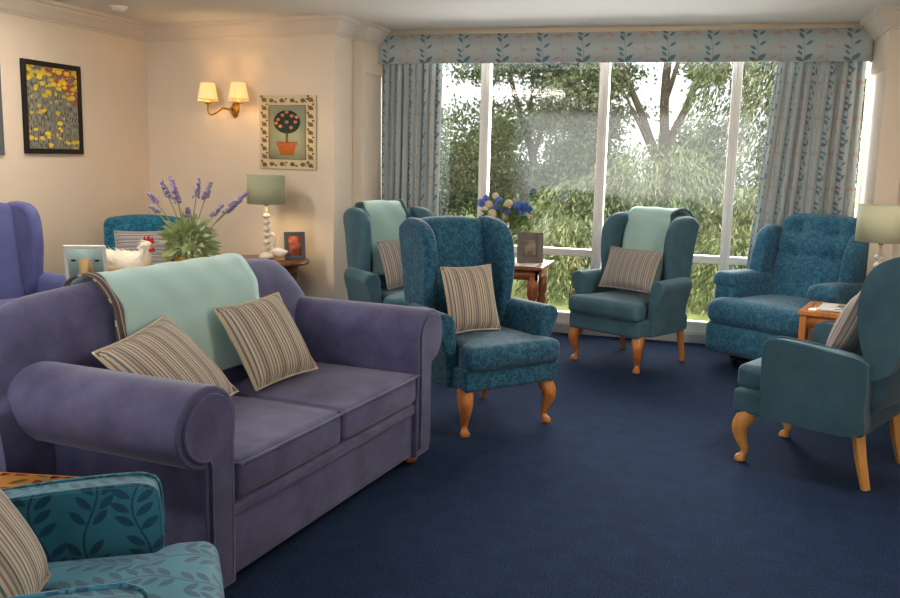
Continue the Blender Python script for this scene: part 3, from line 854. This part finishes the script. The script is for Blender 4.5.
def lavender():
    L0 = (-3.39, 5.31, HZ)
    t = thing('lavender_pot', 'potted lavender with tall purple flower spikes behind the sofa', 'potted plant', L0); t.scale = (1.38, 1.38, 1.34)
    ob('pot', lathe([(.055, 0), (.065, .05), (.075, .10), (.07, .10), (.06, .06), (.001, .05)], 24, closed=False), M['basket'], t)
    rng = random.Random(5); V, Fc = [], []
    for k in range(330):
        a = rng.uniform(0, 2*pi); el = rng.uniform(-.5, 1.4); r0 = .05
        d = Vector((cos(a)*cos(el), sin(a)*cos(el), sin(el)))
        o = Vector((0, 0, .15)) + Vector((d.x*.10, d.y*.10, d.z*.12))*rng.uniform(.4, 1)
        L = rng.uniform(.05, .085); side = d.cross(Vector((rng.uniform(-1, 1), rng.uniform(-1, 1), .3))).normalized()*.011
        dn = Vector((0, 0, -.012)); q = len(V)
        V += [tuple(o), tuple(o+d*L*.5+side), tuple(o+d*L+dn), tuple(o+d*L*.5-side)]; Fc.append((q, q+1, q+2, q+3))
    ob('foliage', (V, Fc), M['lav_leaf'], t, smooth=False)
    ob('crown', tube([(0, 0, .06), (0, 0, .12), (0, 0, .17)], [.05, .05, .02], 10), M['lav_leaf'], t)
    # stems: (dx across, height)
    rx = Vector((cos(YAW), sin(YAW), 0)); ry = Vector((-sin(YAW), cos(YAW), 0))
    for dx, dy, h, fl in [(-.19, .02, .40, .07), (-.165, -.03, .34, .05), (-.12, .0, .455, .10), (-.085, .03, .47, .12), (-.06, -.02, .44, .10), (-.01, .03, .33, .05), (.06, -.02, .47, .10), (.10, .03, .45, .09), (.16, .0, .35, .08), (.24, .02, .37, .10), (.28, -.02, .41, .11)]:
        tip = rx*dx + ry*dy + Vector((0, 0, h)); P = spline([Vector((0, 0, .12))+rx*dx*.12, rx*dx*.5+ry*dy*.5+Vector((0, 0, .12+(h-.12)*.55)), tip], 6)
        s = ob('stem', tube(P, .0028, 6), M['lav_stem'], t)
        d = (Vector(P[-1])-Vector(P[-4])).normalized(); V, Fc = [], []
        for k in range(int(fl*520)):
            f = rng.random(); c = tip + d*(fl*(f-.85)); rr = .026*(1-.7*f)
            a = rng.uniform(0, 2*pi); n = Vector((cos(a), sin(a), .35)); n.normalize()
            g = sphere(tuple(c+n*rr*.6), .0065, 5, 4); q = len(V); V += g[0]; Fc += [tuple(i+q for i in ff) for ff in g[1]]
        ob('flower_spike', (V, Fc), M['lav_bloom'], s)
lavender()

# console by the window with flowers and frame
CT = (-1.56, 6.83, 0)
t = thing('console_table', 'red brown console table with turned legs under the window flowers', 'table', CT)
ob('tabletop', rbox(-.34, .34, -.26, .26, .665, .695, .010), M['mahogany'], t)
ob('table_runner', rbox(-.22, .28, -.264, .264, .6952, .698, .001), plain('linen_runner', srgb(206, 200, 196), .9), t)
ob('apron', join(box(-.30, .30, -.225, -.205, .59, .667), box(-.30, .30, .205, .225, .59, .667), box(-.30, -.28, -.225, .225, .59, .667), box(.28, .30, -.225, .225, .59, .667)), M['mahogany'], t)
for sx in (-1, 1):
    for sy in (-1, 1): turned(sx*.26, sy*.19, .63, M['mahogany'], t, .034)
photo_frame('pewter photo frame on the console table by the window', (-1.36, 6.80, .698), R(18), .20, .235, M['pewter'], photo_mat('faded_photo', [srgb(90, 84, 76), srgb(140, 130, 116), srgb(170, 160, 148)], 18), tilt=R(12), border=.05)

def bouquet():
    t = thing('flower_arrangement', 'blue and cream flower arrangement on the console by the window', 'flowers', (-1.60, 6.86, .698))
    ob('vase', lathe([(.045, 0), (.06, .04), (.07, .15), (.045, .24), (.055, .30), (.047, .30), (.035, .23), (.001, .05)], 20, closed=False), M['white_china'], t)
    rng = random.Random(11); rx = Vector((cos(.2), sin(.2), 0)); ry = Vector((-sin(.2), cos(.2), 0))
    blue = plain('hydrangea_blue', srgb(110, 132, 206), .8, vary=.25, vs=40); cream = plain('cream_rose', srgb(232, 214, 176), .8, vary=.12, vs=40); deep = plain('deep_blue_bloom', srgb(66, 104, 180), .8, vary=.2, vs=40)
    spots = [(-.17, .30, blue, .032), (-.11, .285, cream, .034), (-.135, .335, blue, .026), (-.05, .27, blue, .03), (-.03, .32, blue, .032), (.0, .25, blue, .026), (.045, .30, cream, .034), (.04, .24, blue, .034),
             (.02, .20, cream, .034), (.09, .21, cream, .042), (.11, .29, blue, .034), (.14, .24, blue, .03), (.17, .28, deep, .036), (.20, .26, deep, .028), (-.06, .355, cream, .026), (-.08, .22, cream, .036), (.19, .20, cream, .024), (.075, .255, deep, .026)]
    for dx, h, mt, r in spots:
        c = rx*dx + ry*rng.uniform(-.07, .03) + Vector((0, 0, h+.145)); V, Fc = [], []
        for k in range(46):
            z = 1-2*(k+.5)/46; a = k*2.39996; n = Vector((cos(a)*math.sqrt(1-z*z), sin(a)*math.sqrt(1-z*z), z))
            s = n.cross(Vector((.3, .5, .8))).normalized(); b = n.cross(s); p = c+n*r*.85; q = len(V)
            for e in (s, b, -s, -b): V.append(tuple(p + e*r*.33 + n*r*.12))
            V.append(tuple(p)); Fc += [(q, q+1, q+4), (q+1, q+2, q+4), (q+2, q+3, q+4), (q+3, q, q+4)]
        g = sphere(tuple(c), r*.84, 10, 7); q = len(V); V += g[0]; Fc += [tuple(i+q for i in ff) for ff in g[1]]
        bl = ob('bloom', (V, Fc), mt, t, smooth=False)
        ob('stem', tube([(0, 0, .12), tuple(c*.6+Vector((0, 0, .05))), tuple(c)], .003, 5), M['lav_stem'], bl)
    V, Fc = [], []
    for k in range(260):
        a = rng.uniform(0, 2*pi); el = rng.uniform(-.1, 1.3); d = Vector((cos(a)*cos(el), sin(a)*cos(el)*.6, sin(el)))
        o = Vector((0, 0, .29)) + Vector((d.x*.17, d.y*.1, d.z*.17))*rng.uniform(.3, 1); L = rng.uniform(.05, .09)
        s = d.cross(Vector((rng.uniform(-1, 1), rng.uniform(-1, 1), .2))).normalized()*.02; q = len(V)
        V += [tuple(o), tuple(o+d*L*.5+s), tuple(o+d*L), tuple(o+d*L*.5-s)]; Fc.append((q, q+1, q+2, q+3))
    ob('leaves', (V, Fc), plain('bouquet_leaf', srgb(104, 130, 72), .6, vary=.25, vs=25), t, smooth=False)
bouquet()

# small table between recliner and slate chair
ST_ = (.83, 6.06, 0)
t = thing('side_table', 'light wooden side table between the recliner and slate teal chair', 'table', ST_, R(-14))
ob('tabletop', join(box(-.27, .27, -.23, -.19, .575, .605), box(-.27, .27, .19, .23, .575, .605), box(-.27, -.23, -.19, .19, .575, .605), box(.23, .27, -.19, .19, .575, .605)), M['oak'], t, bevel=.005)
ob('inset_panel', box(-.23, .23, -.19, .19, .580, .600), M['leaftile'], t)
ob('apron', join(box(-.25, .25, -.21, -.19, .50, .58), box(-.25, .25, .19, .21, .50, .58), box(-.25, -.23, -.21, .21, .50, .58), box(.23, .25, -.21, .21, .50, .58)), M['oak'], t)
for sx in (-1, 1):
    for sy in (-1, 1): ob('leg', box(sx*.24-.02, sx*.24+.02, sy*.20-.02, sy*.20+.02, 0, .58), M['oak'], t, bevel=.005)
mg = thing('magazine', 'open pale magazine lying on the light wooden side table', 'magazine', (.77, 6.06, .605), R(-14))
ob('page', rbox(-.12, .12, -.14, .14, .0, .010, .003), M['paper'], mg)
ob('cover_photo', box(-.02, .10, -.11, .11, .0098, .0106), photo_mat('magazine_photo', [srgb(40, 44, 50), srgb(96, 100, 104), srgb(190, 186, 180)], 14), mg)
table_lamp('lamp with pale sage drum shade at the right edge above the slate chair', (.975, 6.10, .605), M['sage_shade_off'], False)

# tile table between sofa arm and leaf patterned chair
FT = Matrix.Translation((-2.045, 2.015, 0))
t = thing('side_table', 'leaf tiled table squeezed between sofa arm and leaf patterned chair', 'table', (-1.995, 2.035, 0), R(11))
ob('tabletop', rbox(-.26, .26, -.18, .18, .465, .495, .010), M['oak'], t)
ob('tile_panel', box(-.235, .235, -.155, .155, .49, .498), M['leaftile'], t)
for sx in (-1, 1):
    for sy in (-1, 1): ob('leg', box(sx*.22-.02, sx*.22+.02, sy*.14-.02, sy*.14+.02, 0, .47), M['oak'], t, bevel=.005)

# ------------------------------------------------------------------ things on walls and ceiling
def garden_print():
    t = NT('garden_flower_print', .35); u, v = t.uv()
    vo = t.new('ShaderNodeTexVoronoi'); vo.inputs['Scale'].default_value = 15
    mp = t.mapping(t.tc('UV'), (1, 1.9, 1)); t.link(mp, vo.inputs['Vector'])
    sep = t.new('ShaderNodeSeparateColor'); t.link(vo.outputs['Color'], sep.inputs[0])
    rnd = sep.outputs[0]
    gr = t.ramp(t.noise(30, 4, t.mapping(t.tc('UV'), (2.5, .8, 1))), [(.3, srgb(44, 44, 40)), (.45, srgb(104, 108, 98)), (.6, srgb(158, 158, 146)), (.75, srgb(96, 84, 70))])
    top = t.math('GREATER_THAN', t.math('MULTIPLY_ADD', v, 1.0, t.math('MULTIPLY', rnd, .34)), .50)
    low = t.math('LESS_THAN', t.math('MULTIPLY_ADD', rnd, .35, v), .26)
    blob = t.math('LESS_THAN', t.math('ADD', vo.outputs['Distance'], t.math('MULTIPLY', t.noise(60, 2, t.tc('UV')), .35)), .66)
    yel = t.math('MULTIPLY', t.math('MAXIMUM', top, low), blob)
    red = t.math('MULTIPLY', t.math('GREATER_THAN', t.math('MULTIPLY_ADD', u, .75, v), .74), t.math('GREATER_THAN', t.noise(34, 3, t.tc('UV')), .47))
    c = t.mix(red, gr, t.mix(t.noise(50, 2, t.tc('UV')), srgb(120, 40, 44), srgb(206, 96, 84)))
    c = t.mix(yel, c, t.mix(rnd, srgb(250, 220, 60), srgb(206, 186, 60)))
    post = t.math('MULTIPLY', t.math('LESS_THAN', t.math('ABSOLUTE', t.math('SUBTRACT', u, .28)), .018), t.math('LESS_THAN', v, .46))
    c = t.mix(post, c, srgb(120, 124, 124))
    t.color(c); return t.m

def wall_picture(label, y0, y1, z0, z1, mat, fm):
    t = thing('framed_picture', label, 'picture', (XL, (y0+y1)/2, z0))
    hw = (y1-y0)/2; h = z1-z0; b = .038
    ob('frame', join(box(0, .026, -hw, -hw+b, 0, h), box(0, .026, hw-b, hw, 0, h), box(0, .026, -hw+b, hw-b, 0, b), box(0, .026, -hw+b, hw-b, h-b, h)), fm, t, bevel=.004)
    V = [(.014, -hw+b, b), (.014, hw-b, b), (.014, hw-b, h-b), (.014, -hw+b, h-b), (.002, -hw+b, b), (.002, hw-b, b), (.002, hw-b, h-b), (.002, -hw+b, h-b)]
    Fc = [(0, 1, 2, 3), (7, 6, 5, 4), (0, 4, 5, 1), (1, 5, 6, 2), (2, 6, 7, 3), (3, 7, 4, 0)]
    uv = [(0, 0), (.55, 0), (.55, .62), (0, .62)]*2
    ob('print', (V, Fc), mat, t, uv=uv, smooth=False)
wall_picture('black framed print of yellow and red flowers on the left wall', 5.51, 6.135, 1.44, 2.115, garden_print(), M['black'])
wall_picture('grey framed picture just showing at the left edge of the photo', 4.72, 5.30, 1.43, 2.06, photo_mat('grey_print', [srgb(120, 120, 116), srgb(170, 166, 156)], 8), M['slate'])

# lamp-wall frame: x along wall, -y out of it
LW = Matrix.Translation((XL, 7.03, 0)) @ Matrix.Rotation(LA, 4, 'Z')
def sconce():
    c = LW @ Vector((.945, 0, 1.83))
    t = thing('wall_light', 'brass twin arm wall light with glowing cream shades', 'lamp', c, LA)
    ob('backplate', xf(lathe([(.03, 0), (.038, .004), (.034, .014), (.012, .02)], 24), Matrix.Scale(1.75, 4, (0, 0, 1)) @ Matrix.Rotation(pi/2, 4, 'X')), M['brass'], t)
    for x, y in ((-.155, -.16), (.155, -.16)):
        pth = spline([(0, -.02, -.01), (x*.25, y*.7, .01), (x*.5, y*.95, -.03), (x*.85, y, -.045), (x*1.0, y, -.01), (x, y, .055)], 6)
        a = ob('arm', tube(pth, .008, 8), M['brass'], t)
        ob('candle_cup', lathe([(.012, .04), (.03, .05), (.032, .056), (.014, .066), (.012, .085)], 16, (x, y, 0)), M['brass'], a)
        n = 32; prof = [(.080, .07), (.054, .212)]
        V = []
        for r, z in prof:
            for k in range(n*2):
                an = pi*k/n; rr = r+(.002 if k % 2 else 0); V.append((x+rr*cos(an), y+rr*sin(an), z))
        Fc = [(k, (k+1) % (2*n), 2*n+(k+1) % (2*n), 2*n+k) for k in range(2*n)]
        sh = ob('lamp_shade', (V, Fc), M['cream_shade'], t, solid=.003, smooth=False)
        ob('shade_trim', tube([(x+.079*cos(2*pi*k/24), y+.079*sin(2*pi*k/24), .077) for k in range(25)], .004, 6), M['brass'], sh)
        ob('bulb', sphere((x, y, .12), .016), M['bulb'], sh)
        p = LW @ Vector((.945+x, y, 1.83+.14))
        light('wall_light_bulb', 'POINT', p, None, 1.3, (1, .70, .36), .02)
sconce()

def tapestry():
    c = LW @ Vector((1.475, -.004, 1.355))
    t = thing('tapestry_picture', 'cream bordered needlework of an orange tree in a pot on the lamp wall', 'picture', c, LA); t.scale = (1.38, 1, .99)
    W, H = .40, .60
    ob('backing', rbox(-W/2, W/2, -.016, 0, 0, H, .005), plain('cream_canvas', srgb(208, 196, 166), .95, bump=(200, .5)), t)
    ob('panel', box(-.125, .125, -.0185, -.015, .085, .515), plain('pale_sage_canvas', srgb(158, 164, 138), .95, vary=.05), t)
    brown = plain('brown_wool', srgb(128, 96, 56), .95, vary=.25, vs=60)
    V, Fc = [], []
    def spot(x, z, r):
        g = xf(lathe([(.0005, 0), (r*.6, .0005), (r, -.001), (r, -.003)], 8), Matrix.Translation((x, -.017, z)) @ Matrix.Rotation(pi/2, 4, 'X'))
        q = len(V); V.extend(g[0]); Fc.extend([tuple(i+q for i in f) for f in g[1]])
    for k in range(9):
        z = .035+k*.066
        for sx in (-1, 1):
            x = sx*.163
            spot(x, z, .018); spot(x+.018*(1 if k % 2 else -1), z+.030, .009); spot(x-.014, z+.018, .007); spot(x+.015, z-.012, .006)
    for k in range(4):
        x = -.11+k*.073
        for z in (.042, .558): spot(x, z, .018); spot(x+.03, z+.012*(1 if k % 2 else -1), .009); spot(x+.022, z-.010, .006)
    ob('scroll_border', (V, Fc), brown, t)
    ob('edge_line', join(box(-.132, .132, -.0195, -.015, .079, .085), box(-.132, .132, -.0195, -.015, .515, .521), box(-.132, -.125, -.0195, -.015, .085, .515), box(.125, .132, -.0195, -.015, .085, .515)), plain('tan_wool', srgb(150, 130, 92), .95), t)
    disc = lambda x, z, r, y: xf(lathe([(.0005, .004), (r*.8, .0035), (r, .001), (r, 0)], 24), Matrix.Translation((x, y, z)) @ Matrix.Rotation(pi/2, 4, 'X'))
    ob('tree_crown', disc(0, .385, .098, -.017), plain('dark_green_wool', srgb(46, 62, 56), .95, vary=.3, vs=70), t)
    ob('oranges', join(*[disc(x, .385+z, .013, -.0205) for x, z in ((-.06, .02), (-.03, .055), (.0, .0), (.035, .05), (.06, .0), (-.045, -.035), (.03, -.045), (.0, .08), (.07, .04), (-.075, -.01))]), plain('orange_wool', srgb(206, 128, 92), .95), t)
    ob('trunk', box(-.008, .008, -.020, -.016, .21, .30), brown, t)
    ob('plant_pot', prism([(-.045, .115), (.045, .115), (.062, .19), (.072, .19), (.072, .222), (-.072, .222), (-.072, .19), (-.062, .19)], -.022, -.016, 'xz'), plain('terracotta_wool', srgb(190, 108, 66), .95, vary=.15, vs=40), t)
tapestry()

# smoke detector and ceiling fittings (first reflects in the window glass, other two are unseen added fill)
t = thing('smoke_detector', 'round white smoke detector on the ceiling near the left corner', 'smoke detector', (-4.42, 6.05, CZ))
ob('detector_body', lathe([(.055, -.001), (.055, -.014), (.046, -.03), (.02, -.036)], 28), M['white'], t)
ob('detector_rim', lathe([(.066, 0), (.066, -.008), (.055, -.012)], 28), M['pvc'], t)

DIFF = lampshade('lit_diffuser', srgb(240, 240, 236), 46, srgb(255, 242, 226))
for loc, rz_, lab in (((-3.0, 1.5, CZ), 0, 'slim lit ceiling fitting over the sofa'), ((-3.85, 4.55, CZ), pi/2, 'slim unseen fill fitting added over the violet blue wing chair'), ((.90, 4.2, CZ), pi/2, 'slim unseen fill fitting added over the slate teal wing chair')):
    t = thing('ceiling_light', lab, 'ceiling light', loc, rz_, 'ceiling fittings')
    ob('housing', rbox(-.62, .62, -.09, .09, -.05, 0, .01), M['white'], t)
    ob('diffuser', rbox(-.60, .60, -.075, .075, -.07, -.045, .01), DIFF, t)
# ------------------------------------------------------------------ garden
struct(ob('lawn', box(-40, 40, YW+.3, 70, -.35, -.15), plain('lawn_grass', srgb(146, 156, 94), .95, vary=.2, vs=6, bump=(60, .6, .02)), smooth=False), 'sunny green lawn beyond the window')
struct(ob('terrace', box(-6, 6, YW+.1, YW+.6, -.30, -.10), plain('paving', srgb(150, 146, 138), .9), smooth=False))

def leafmat(name, stops):
    t = NT(name, .6); g = t.new('ShaderNodeNewGeometry')
    c = t.ramp(g.outputs['Random Per Island'], stops); t.color(c)
    tr = t.new('ShaderNodeBsdfTranslucent'); t.link(c, tr.inputs[0])
    mx = t.new('ShaderNodeMixShader'); mx.inputs[0].default_value = .25
    t.link(t.b.outputs[0], mx.inputs[1]); t.link(tr.outputs[0], mx.inputs[2])
    t.link(mx.outputs[0], t.n['Material Output'].inputs[0]); return t.m
LM = {'willow': leafmat('willow_leaves', [(0, srgb(76, 88, 52)), (.5, srgb(128, 138, 94)), (1, srgb(180, 184, 140))]),
      'green': leafmat('garden_leaves', [(0, srgb(78, 92, 56)), (.5, srgb(114, 126, 82)), (1, srgb(156, 164, 116))]),
      'dark': leafmat('dark_leaves', [(0, srgb(60, 72, 46)), (.6, srgb(92, 104, 66)), (1, srgb(134, 142, 96))])}  # darker leaf greens for the hedge and laurel
M['bark'] = plain('grey_brown_bark', srgb(104, 92, 72), .95, vary=.3, vs=5, bump=(18, .8, .02))
npr = np.random.default_rng(4)

def quads(c, d, L, W):
    """leaf quads: centres c, directions d, random roll"""
    n = len(c); d = d/np.linalg.norm(d, axis=1, keepdims=True)
    r = npr.normal(size=(n, 3)); s = np.cross(d, r); s /= np.linalg.norm(s, axis=1, keepdims=True)+1e-9
    L = np.broadcast_to(L, n)[:, None]; W = np.broadcast_to(W, n)[:, None]
    v = np.stack([c, c+d*L*.5+s*W, c+d*L, c+d*L*.5-s*W], 1).reshape(-1, 3)
    return v
def leafobj(name, v, mat, parent):
    n = len(v)//4; me = bpy.data.meshes.new(name)
    me.vertices.add(len(v)); me.vertices.foreach_set('co', v.astype(np.float32).ravel())
    me.loops.add(4*n); me.loops.foreach_set('vertex_index', np.arange(4*n, dtype=np.int32))
    me.polygons.add(n); me.polygons.foreach_set('loop_start', np.arange(0, 4*n, 4, dtype=np.int32))
    me.update(calc_edges=True); me.validate()
    return link(name, me, mat, parent)

def limb(p0, p1, r0, r1, wob=.25, n=6):
    a, b = Vector(p0), Vector(p1); L = (b-a).length
    pts = [a.lerp(b, k/n) + (Vector(npr.normal(size=3))*wob*.12*L/ n if 0 < k < n else Vector((0, 0, 0))) for k in range(n+1)]
    return tube([tuple(p) for p in pts], [r0+(r1-r0)*k/n for k in range(n+1)], 8)

def tree(name, label, cat, loc, limbs, blobs, mat, nl, size, strands=None, group=None):
    """limbs: (p0,p1,r0,r1) local; blobs: (cx,cy,cz,rx,ry,rz,weight) leaf clusters; strands hang"""
    t = thing(name, label, cat, loc, group=group)
    g = [limb(*l) for l in limbs]
    ob('trunk', join(*g), M['bark'], t)
    V = []
    if blobs:
        wts = np.array([b[6] for b in blobs]); wts = wts/wts.sum()
        for b, wt in zip(blobs, wts):
            # sub-clusters inside each blob give gaps
            k = max(4, int(26*wt*len(blobs)**.5)); sc_ = npr.normal(size=(k, 3)); sc_ /= np.linalg.norm(sc_, axis=1, keepdims=True); sc_ *= npr.random((k, 1))**.4
            n = int(nl*wt); ci = npr.integers(0, k, n)
            off = npr.normal(size=(n, 3))*.22
            c = (sc_[ci]+off)*np.array(b[3:6]) + np.array(b[0:3])
            d = npr.normal(size=(n, 3)); d[:, 2] -= .6
            V.append(quads(c, d, size*npr.uniform(.7, 1.3, n), size*.28))
    if strands:
        for (cx, cy, cz, rx, ry, rz, ns, ln) in strands:
            a = npr.random(ns)*2*np.pi; q = npr.random(ns)**.5
            x = cx+rx*q*np.cos(a); y = cy+ry*q*np.sin(a); z = cz+rz*np.sqrt(np.maximum(0, 1-q*q))*npr.uniform(.6, 1.05, ns)
            for k in range(ns):
                L = ln*npr.uniform(.5, 1.2); m_ = int(L/ (size*.42)); s = np.linspace(0, 1, m_)
                ang = math.atan2(y[k]-cy, x[k]-cx); out = .28*L*npr.uniform(.4, 1.3)
                px = x[k]+np.cos(ang)*out*s**.7; py = y[k]+np.sin(ang)*out*s**.7; pz = z[k]-L*s**1.35
                c = np.stack([px, py, pz], 1)+npr.normal(size=(m_, 3))*.03
                d = np.stack([np.cos(ang)*np.ones(m_)*.5, np.sin(ang)*np.ones(m_)*.5, -np.ones(m_)], 1)+npr.normal(size=(m_, 3))*.45
                V.append(quads(c, d, size*npr.uniform(.8, 1.3, m_), size*.13))
    leafobj('foliage', np.concatenate(V), mat, t)
    return t
G = -.15
# forked tree right of centre, tall with open crown
tree('forked_tree', 'tall forked tree with open crown behind the window centre', 'tree', (-1.2, 17.5, G),
     [((.1, 0, 0), (.1, 0, 1.7), .17, .13), ((.1, 0, 1.6), (.15, 0, 4.8), .10, .05), ((.1, 0, 1.6), (-1.1, .1, 4.2), .085, .035), ((.1, 0, 1.6), (1.2, .2, 4.6), .085, .035), ((.12, 0, 2.7), (.7, -.3, 4.8), .05, .02), ((-.5, 0, 2.9), (-1.9, 0, 4.2), .045, .02), ((.1, 0, 1.5), (-.7, -.1, 3.0), .05, .02)],
     [(0, 0, 5.0, 2.0, 1.2, .7, 1), (-1.7, 0, 4.3, 1.3, 1.0, .8, .9), (1.7, .2, 4.5, 1.3, 1.0, .9, .9), (.5, -.3, 3.4, .7, .8, .4, .2), (-.9, -.4, 3.0, .9, .8, .4, .25)], LM['willow'], 27000, .105)
tree('leaning_tree', 'leaning tree with thin foliage behind the left window bays', 'tree', (-4.3, 18.5, G),
     [((.9, 0, 0), (.5, 0, 2.0), .11, .08), ((.5, 0, 1.9), (-.6, 0, 5.2), .06, .03), ((.6, 0, 1.7), (1.3, .2, 4.4), .06, .03), ((.5, 0, 2.0), (.5, 0, 5.2), .05, .02), ((2.3, 0, 0), (1.7, 0, 4.4), .09, .05)],
     [(-.6, 0, 4.9, 1.5, 1.2, .8, 1), (1.2, 0, 4.6, 1.5, 1.2, .8, 1), (-.2, -.4, 3.6, 1.7, 1.1, .6, .8), (1.4, 0, 3.3, 1.2, 1, .6, .5), (.3, 0, 2.5, 2.2, 1, .5, .8)], LM['green'], 30000, .10)
tree('beech_tree', 'green tree by the left curtain edge outside the window', 'tree', (-5.75, 14.6, G),
     [((0, 0, 0), (0, 0, 2.4), .10, .05), ((0, 0, 1.4), (.5, 0, 2.8), .05, .02), ((0, 0, 1.2), (-.5, 0, 2.6), .05, .02)],
     [(-.2, 0, 2.7, .7, .7, .6, .7), (.5, -.2, 2.0, .7, .8, .7, .8), (-.5, 0, 1.6, .8, .8, .7, .9), (.2, -.3, .8, .9, .8, .6, .8)], LM['green'], 15000, .085)
tree('weeping_willow', 'weeping willow with pale drooping branches right of the middle window chair', 'tree', (1.55, 14.6, G),
     [((0, 0, 0), (0, 0, 2.6), .16, .11), ((0, 0, 2.5), (-.7, 0, 4.2), .08, .03), ((0, 0, 2.5), (.8, 0, 4.4), .08, .03)],
     None, LM['willow'], 0, .11, [(-.5, -.3, 3.6, 1.3, 1.0, 1.0, 260, 2.6), (.7, 0, 4.0, 1.6, 1.2, 1.0, 330, 3.0), (.6, -.5, 2.0, 1.5, .9, .8, 240, 2.0)])
tree('willow_shrub', 'bushy pale willow with arching twigs seen behind the middle window chair', 'tree', (-1.15, 13.0, G),
     [((0, 0, 0), (0, 0, 1.0), .09, .06), ((0, 0, .7), (-.5, 0, 1.5), .05, .02), ((0, 0, .7), (.5, 0, 1.6), .05, .02)],
     None, LM['willow'], 0, .10, [(-.55, 0, .8, .9, .8, .7, 240, 1.1), (.35, -.1, 1.15, 1.0, .8, .8, 270, 1.4), (.9, -.2, .5, .9, .7, .6, 180, 1.0)])
tree('arching_willow', 'low pale willow with arching twigs right of the weeping willow trunk', 'tree', (.75, 12.4, G),
     [((0, 0, 0), (0, 0, .8), .07, .05), ((0, 0, .6), (-.4, 0, 1.2), .04, .02), ((0, 0, .6), (.5, 0, 1.2), .04, .02)],
     None, LM['willow'], 0, .10, [(-.2, 0, .7, .8, .7, .6, 200, 1.0), (.8, 0, .7, .9, .7, .6, 200, 1.0)])
tree('drooping_willow_shrub', 'low pale willow close to the window between the middle chair and recliner', 'shrub', (.45, 10.5, G),
     [((0, 0, 0), (0, 0, .6), .05, .03), ((0, 0, .4), (-.3, 0, .9), .03, .015), ((0, 0, .4), (.35, 0, .9), .03, .015)],
     None, LM['willow'], 0, .085, [(-.25, 0, .45, .55, .5, .5, 260, .8), (.45, 0, .5, .6, .5, .5, 280, .85)])
tree('drooping_willow_shrub', 'low pale willow close to the window left of the middle chair', 'shrub', (-1.6, 10.7, G),
     [((0, 0, 0), (0, 0, .6), .05, .03), ((0, 0, .4), (-.2, 0, .8), .03, .015)],
     None, LM['willow'], 0, .085, [(0, 0, .55, .5, .5, .45, 300, .85)])
tree('laurel_shrub', 'dark leafy shrub behind the flower arrangement outside', 'shrub', (-3.5, 15.6, G), [((0, 0, 0), (0, 0, 1.0), .08, .05)],
     [(0, 0, .9, 1.0, .8, .7, 1), (1.0, .1, 1.3, .8, .8, .7, 1), (-.9, .2, 1.2, .8, .8, .8, 1)], LM['dark'], 15000, .085)
for k, (x, y, s) in enumerate([(-9.6, 25.5, 1.2), (-6.6, 26.2, 1.15), (-3.7, 25.5, 1.2), (-.8, 26.2, 1.1), (2.1, 25.5, 1.2), (5.0, 25.0, 1.3)]):
    tree('hedge_bush', ['dark bush at the far left of the hedge beyond the lawn', 'second dark bush from the left in the far hedge', 'dark bush behind the leaning tree in the far hedge', 'dark bush behind the forked tree in the far hedge', 'dark bush behind the weeping willow in the far hedge', 'dark bush at the right end of the far hedge'][k], 'bush', (x, y, G),
         [((0, 0, 0), (0, 0, 1.2), .1, .06)], [(0, 0, 1.1*s, 1.25, 1, 1.1*s, 1), (.2, 0, 1.9*s, .9, .8, .7*s, .6)], LM['dark'], 9000, .12, group='far hedge bushes')
